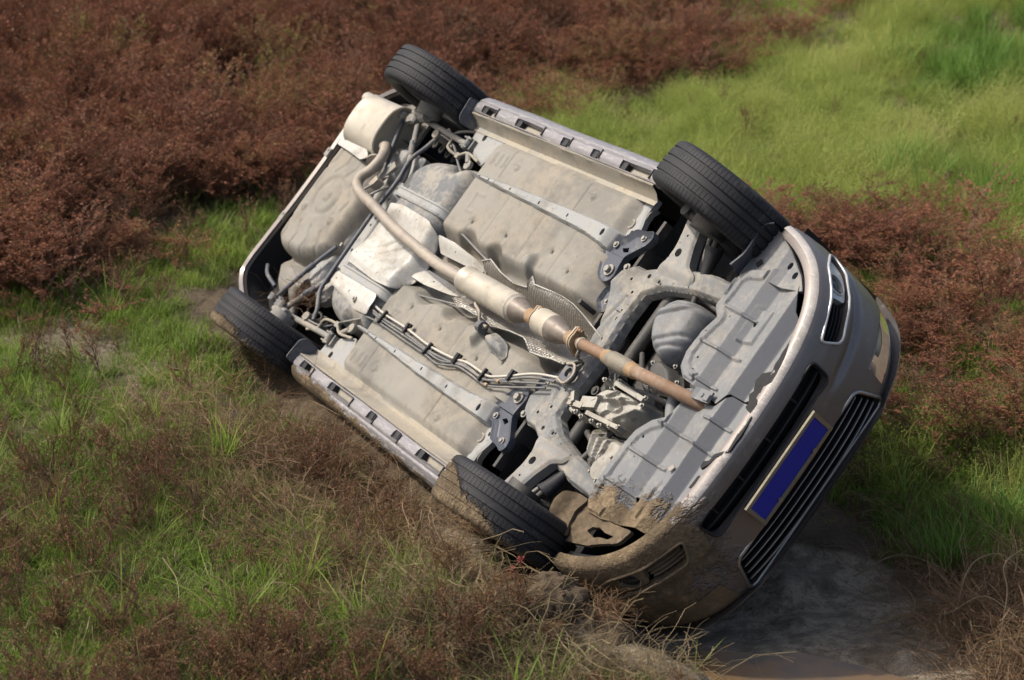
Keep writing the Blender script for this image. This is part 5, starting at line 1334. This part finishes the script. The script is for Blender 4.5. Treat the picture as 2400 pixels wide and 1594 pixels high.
def place(name, meshes, n, seed, dens, smin, smax, tilt=.15, hfac=None, label=None, y1=27, far=None, sink=0.0, h=None):
    r, X, Y, Z = field(n, seed, y1=y1)
    px, py = pix(X, Y, Z); j = 28 * fbm(X * 2.2, Y * 2.2, seed + 5) * 2
    raw = np.column_stack([px, py]); PXY = np.column_stack([px + j * 1.6, py + j])
    d = dens(PXY, X, Y); keep = r.uniform(0, 1, n) < d
    s = r.uniform(smin, smax, n)
    if far:
        for hz in (0, .2, .5): keep &= ~near_car(X, Y, Z + hz, far)
    else:
        for hz in (0, .12, .3): keep &= ~near_car(X, Y, Z + hz * s, .05)
    if h:      # plants crushed or kept short right in front of the car
        dl = segdist(px, py, CARLINE); fr = pip(raw, CARFRONT)
        s = np.where(fr, np.minimum(s, (dl / 520 + .012) / h), s)
        keep &= ~((s < .22) & fr)
    k = np.nonzero(keep)[0]; s = s[k]
    if hfac is not None: sz = s * hfac(PXY[k], X[k], Y[k])
    else: sz = s
    ti = r.normal(0, tilt, (len(k), 2))
    o = scatter(name, meshes, np.column_stack([X[k], Y[k], Z[k] - sink]), r.uniform(0, 6.28, len(k)), np.column_stack([s, s, sz]), r.integers(0, len(meshes), len(k)), ti)
    if label: o['label'] = label
    print(name, len(k)); return o

r0 = np.random.default_rng(3)
def patch(name, meshes, k, rad, r, s0=.75, s1=1.25):
    """a piece of thicket: k plants grown together"""
    V = []; Fs = []; A = []; MI = []; off = 0
    for q in range(k):
        me = meshes[int(r.integers(0, len(meshes)))]
        n = len(me.vertices); v = np.empty(n * 3, np.float32); me.vertices.foreach_get('co', v); v = v.reshape(-1, 3)
        a = r.uniform(0, 6.28); sc = r.uniform(s0, s1); d = rad * math.sqrt(r.uniform(0, 1)); b = r.uniform(0, 6.28); tl = r.normal(0, .15, 2)
        w = v * sc; w = np.column_stack([w[:, 0] * math.cos(a) - w[:, 1] * math.sin(a) + d * math.cos(b) + tl[0] * w[:, 2], w[:, 0] * math.sin(a) + w[:, 1] * math.cos(a) + d * math.sin(b) + tl[1] * w[:, 2], w[:, 2]])
        V.append(w); Fs += [tuple(i + off for i in p.vertices) for p in me.polygons]; off += n
        at = np.empty(len(me.polygons), np.float32); me.attributes['v'].data.foreach_get('value', at); A.append(np.clip(at * .7 + r.uniform(0, .3), 0, 1))
        mi = np.empty(len(me.polygons), np.int32); me.polygons.foreach_get('material_index', mi); MI.append(mi)
    return finish(name, np.concatenate(V), Fs, np.concatenate(A), list(meshes[0].materials), np.concatenate(MI))
m_red = [weed_mesh('red_weed', .50 + .06 * i, r0, LM['red'], LM['redstem'], 16 + i, .017, 1.0, .55) for i in range(4)]
m_low = [weed_mesh('low_weed', .17, r0, LM['rust'], LM['redstem'], 14, .0095, .8, .95) for i in range(4)]
m_grass = [grass_mesh('grass', 30, .13, .0042, .08, 1.2, LM['green'], r0) for i in range(4)]
m_long = [grass_mesh('long_grass', 16, .36, .0065, .05, .8, LM['green'], r0) for i in range(3)]
m_yel = [grass_mesh('seeding_grass', 34, .32, .0032, .10, 1.3, LM['yellow'], r0, .75) for i in range(3)]
m_lush = [grass_mesh('lush_grass', 30, .32, .0060, .08, .6, LM['lush'], r0) for i in range(3)]
m_dry = [twig_mesh('dry_weed', 60, .34, r0, LM['dry'], .6, .0028) for i in range(4)]
m_straw = [twig_mesh('straw', 40, .34, r0, LM['straw'], .85, .003) for i in range(3)]
m_dead = [grass_mesh('dead_grass', 22, .16, .003, .08, 2.2, LM['straw'], r0) for i in range(3)]

NOPATH = lambda P: 1 - zone(P, PATHPOLY, 30)
p_red = [patch('red_weed_thicket', m_red, 7, .30, r0) for i in range(6)]
p_grass = [patch('grass_patch', m_grass, 9, .20, r0) for i in range(5)]
p_yel = [patch('seeding_grass_patch', m_yel, 9, .26, r0) for i in range(5)]
p_lush = [patch('lush_grass_patch', m_lush, 8, .22, r0) for i in range(4)]
BACK = lambda Y: sst(9.0, 9.6, Y)
RIGHT = lambda X, Y: np.maximum(sst(9.0, 9.6, Y), sst(1.5, 1.7, X))
place('red_weeds', p_red, 5200, 1, lambda P, X, Y: (.95 * zone(P, Z_RED, 60) + .62 * zone(P, Z_REDR, 130)) * (.25 + .6 * (fbm(X * .8, Y * .8, 3) > -.08)), .7, 1.25, .08, far=.33,
      hfac=lambda P, X, Y: (1 - .3 * zone(P, Z_REDR, 60)) * (.42 + .58 * np.maximum(np.clip(zone(P, Z_RED, 420) * 2 - 1, 0, 1), np.clip(zone(P, Z_REDR, 260) * 2 - 1, 0, 1)) ** .7), label='dense red-brown weeds spreading over the field')
place('low_red_weeds', m_low, 14000, 2, lambda P, X, Y: .48 * zone(P, Z_FG, 60) * (.12 + .88 * (fbm(X * 1.6, Y * 1.6, 15) > .02)) * NOPATH(P) + .10 * zone(P, Z_GL, 50) + .10 * zone(P, Z_YEL) * (fbm(X, Y, 6) > .1) + .15 * zone(P, Z_GR, 40) + .6 * zone(P, Z_RED, 50) * near_car(X, Y, 0 * X + .3, .9), .6, 1.3, .3, h=.20, label='low reddish weeds scattered in the foreground grass')
place('green_grass', p_grass, 6000, 3, lambda P, X, Y: RIGHT(X, Y) * np.clip(.95 * zone(P, Z_GL, 50) * NOPATH(P) + .8 * zone(P, Z_GR, 40) + .45 * zone(P, Z_RED, 80) * (fbm(X * 1.3, Y * 1.3, 8) > -.04) + .55 * zone(P, Z_YEL) + .35 * zone(P, Z_REDR), 0, 1), .6, 1.2, .1, far=.2, label='short green meadow grass around the car')
place('grass_tufts', m_grass, 26000, 13, lambda P, X, Y: np.clip((.95 * zone(P, Z_GL, 50) * NOPATH(P) + .95 * zone(P, Z_FG, 50) + .45 * zone(P, Z_DRY)) * (Y < 10.5) + .7 * zone(P, Z_GR, 40) * (X < 2.2) + .6 * (zone(P, Z_RED, 50) + zone(P, Z_YEL, 50) + zone(P, Z_REDR, 40)) * near_car(X, Y, 0 * X + .3, .7), 0, 1), .4, 1.1, .3, h=.2, y1=14, label='small green grass tufts in front of the car')
place('long_grass', m_long, 9000, 4, lambda P, X, Y: .10 * zone(P, Z_FG, 50) + .18 * zone(P, Z_GL) * NOPATH(P) + .35 * zone(P, Z_GR2, 30) + .20 * zone(P, Z_RED, 60) * (fbm(X, Y, 9) > -.03) + .35 * zone(P, Z_REDR, 60), .4, 1.1, .2, h=.36, label='long single-bladed green grass tufts')
place('seeding_grass', p_yel, 5600, 5, lambda P, X, Y: .95 * zone(P, Z_YEL, 40) * (.35 + .65 * (fbm(X * 1.4, Y * 1.4, 61) > -.06)) * (1 - .8 * zone(P, Z_LUSH, 30)) + .15 * zone(P, Z_GR, 50), .6, 1.1, .12, far=.25, hfac=lambda P, X, Y: .65 + .9 * np.clip(fbm(X * 1.1, Y * 1.1, 66) + .3, 0, .8), label='pale yellow-green seeding grass on the rise')
place('lush_grass', p_lush, 4500, 6, lambda P, X, Y: zone(P, Z_LUSH, 40) + .9 * zone(P, Z_LUSH2, 40) + .2 * zone(P, Z_GR2, 30), .7, 1.2, .1, far=.25, label='bright lush green grass patch')
place('dry_weeds', m_dry, 9000, 7, lambda P, X, Y: .6 * zone(P, Z_DRY, 50) + .06 * zone(P, Z_FG, 60) + .9 * zone(P, Z_TW, 40), .5, 1.05, .2, h=.2, label='tangled dry brown stalks pressed against the ground')
place('straw', m_straw, 11000, 8, lambda P, X, Y: .9 * zone(P, Z_STRAW, 40) + .08 * zone(P, Z_FG) + .06 * zone(P, Z_GR) + .1 * zone(P, Z_DRY) + .25 * zone(P, Z_TW, 40), .6, 1.1, .2, h=.08, label='pale broken straw lying by the mud')
place('dead_grass', m_dead, 14000, 9, lambda P, X, Y: .30 * zone(P, Z_GR) + .15 * zone(P, Z_GL) + .08 * zone(P, Z_FG) + .4 * zone(P, Z_STRAW, 30) + .06 * zone(P, Z_YEL), .6, 1.2, .3, h=.14, label='thin withered grass between the green tufts')

# ------------------------------------------------------------------ single things on the ground
def at_px(px, py, dz=0.0):
    x, y = unpix(px, py)
    for _ in range(6): x, y = unpix(px, py, float(ground_z(np.array([x]), np.array([y]))[0]))
    return np.array([x, y, float(ground_z(np.array([x]), np.array([y]))[0]) + dz])
def clod(px, py, r, label, flat=.6, seed=0, mat='mud', dz=0.0):
    c = at_px(px, py, dz); n = 26; V = []; Fs = []
    for i in range(n + 1):
        th = math.pi * i / n
        for k in range(2 * n):
            ph = math.pi * k / n; d = np.array([math.sin(th) * math.cos(ph), math.sin(th) * math.sin(ph), math.cos(th)])
            q = 1 + .75 * float(fbm(d[0] * 1.6 + d[2] * 1.1 + seed, d[1] * 1.6 - d[2] * .9, seed + 3, 3)) + .55 * float(fbm(d[0] * 6 + d[2] * 3, d[1] * 6 + 3 * d[2], seed + 9, 3))
            V.append(d * r * q * np.array([1, .85, flat]))
    for i in range(n):
        for k in range(2 * n): Fs.append((i * 2 * n + k, i * 2 * n + (k + 1) % (2 * n), (i + 1) * 2 * n + (k + 1) % (2 * n), (i + 1) * 2 * n + k))
    o = mk('mud_clod', V, Fs, M[mat], None, 50); o.location = c; o.rotation_euler = (0, 0, seed * 1.3); tag(o, label, 'mud clod'); return o
M['clod'] = pmat('crumbly_brown_earth', (.062, .044, .027), (.105, .078, .050), .5, rough=.95, bump=1.0, bscale=55, nscale=14)
clod(1040, 1305, .15, 'big crumbly mud clod just below the muddy front tyre', .45, 1, 'clod', -.04)
clod(1150, 1345, .11, 'smaller rounded mud clod wedged under the front tyre', .5, 2, 'clod', -.03)
clod(1285, 1425, .16, 'wet mud lump packed beneath the bumper corner', .6, 3, 'clod', -.02)
clod(1420, 1480, .13, 'flattened wet mud lump beneath the muddy fog lamp', .5, 4, 'clod', -.03)
clod(525, 990, .13, 'flat cracked earth clod lying among the grass near the side skirt', .3, 5, 'clod')

def plant_obj(name, me, loc, rz, sc, label, cat, group=None, rx=0.0):
    o = bpy.data.objects.new(name, me); COL.objects.link(o); o.location = loc; o.rotation_euler = (rx, 0, rz); o.scale = (sc, sc, sc); tag(o, label, cat, group); return o
r1 = np.random.default_rng(21)
plant_obj('straw_heap', twig_mesh('straw_heap', 420, .30, r1, LM['straw'], .75, .0032), at_px(1075, 1470), .4, 1.1, 'matted heap of pale straw and roots in front of the mud clods', 'straw heap')
plant_obj('root_tangle', twig_mesh('root_tangle', 150, .22, r1, LM['dry'], .3, .0028), car2w((-2.74, .50, .26)), 1.0, .75, 'brown dry roots caught in the rear suspension links', 'roots')
plant_obj('root_tangle', twig_mesh('root_tangle', 170, .30, r1, LM['dry'], .35, .003), at_px(1110, 1275, .05), .3, .65, 'torn roots and dry stems hanging under the muddy front tyre', 'roots')
plant_obj('root_tangle', twig_mesh('root_tangle', 160, .32, r1, LM['dry'], .4, .003), at_px(1390, 1450, .03), 2.0, .55, 'dark torn roots below the mud-covered bumper corner', 'roots')
plant_obj('root_tangle', twig_mesh('root_tangle', 120, .26, r1, LM['dry'], .4, .003), at_px(640, 870, .06), 1.2, .8, 'dry stems torn up behind the lower rear tyre', 'roots')
V, Fs, A = [], [], []
for a, l in ((-.55, .17), (.05, .15), (.62, .19)):
    quadstrip((0, 0, 0), np.array([math.sin(a), .1, math.cos(a)]), .006, 4, (l, .15), (math.sin(a) * .1, 0), V, Fs, A, .8)
plant_obj('grass_sprout', finish('grass_sprout', V, Fs, A, [LM['green']]), at_px(1628, 1575), 0, 1.0, 'three-bladed green grass sprout standing at the mud edge', 'grass sprout')
plant_obj('red_sprig', weed_mesh('red_sprig', .16, r1, LM['crimson'], LM['redstem'], 5, .014, .5, .35), at_px(1200, 1385), 0, 1.0, 'small crimson weed sprig beside the front tyre clods', 'weed')
def stalk(pts, label, group, r=.0035):
    P = [at_px(x, y, h) for x, y, h in pts]; V, Fs = tube_geo(spath(P, 6), np.linspace(r, r * .45, (len(P) - 1) * 6 + 1), 5)
    me = finish('dry_stalk', V, Fs, [.8] * len(Fs), [LM['straw']]); o = bpy.data.objects.new('dry_stalk', me); COL.objects.link(o); tag(o, label, 'dry stalk', group)
SL = ['tall dry stalk with a kinked tip rising from the green foreground grass', 'short dry stalk lying nearly flat over low weeds', 'dry stalk bent into a low hoop among rusty weeds', 'dry stalk leaning towards the muddy front tyre', 'dry stalk looping up beside the muddy side skirt', 'faint dry stalk lying across the grass below the pale path']
G = 'bent dry stalks among the low weeds'
for lb_, pts in zip(SL, ([(330, 1590, .02), (410, 1480, .05), (420, 1420, .10), (385, 1370, .12)], [(120, 1420, .02), (160, 1390, .06), (250, 1380, .08), (300, 1390, .04)], [(560, 1430, .02), (640, 1410, .08), (700, 1420, .07), (730, 1460, .03)],
            [(820, 1300, .03), (850, 1230, .07), (900, 1190, .08), (950, 1180, .05)], [(700, 1090, .05), (660, 1030, .12), (720, 1000, .14), (800, 1010, .08)], [(60, 1250, .02), (160, 1240, .06), (270, 1250, .05)])):
    stalk(pts, lb_, G)
G = 'bare stalks at the far edge of the mud'
SL = ['bare whitish twig arching high over the dry tangle by the mud', 'upright bare twig standing at the mud edge', 'long low twig lying between green grass and mud', 'drooping bare twig at the foot of the dry tangle']
for lb_, pts in zip(SL, ([(2230, 1500, .02), (2260, 1420, .16), (2330, 1400, .20), (2400, 1430, .16)], [(2330, 1560, .02), (2350, 1500, .2), (2340, 1460, .26), (2380, 1440, .3)], [(2000, 1370, .04), (2100, 1350, .10), (2200, 1380, .10), (2260, 1410, .05)], [(2180, 1450, .02), (2220, 1480, .10), (2300, 1470, .14), (2380, 1500, .1)])):
    stalk(pts, lb_, G, .004)
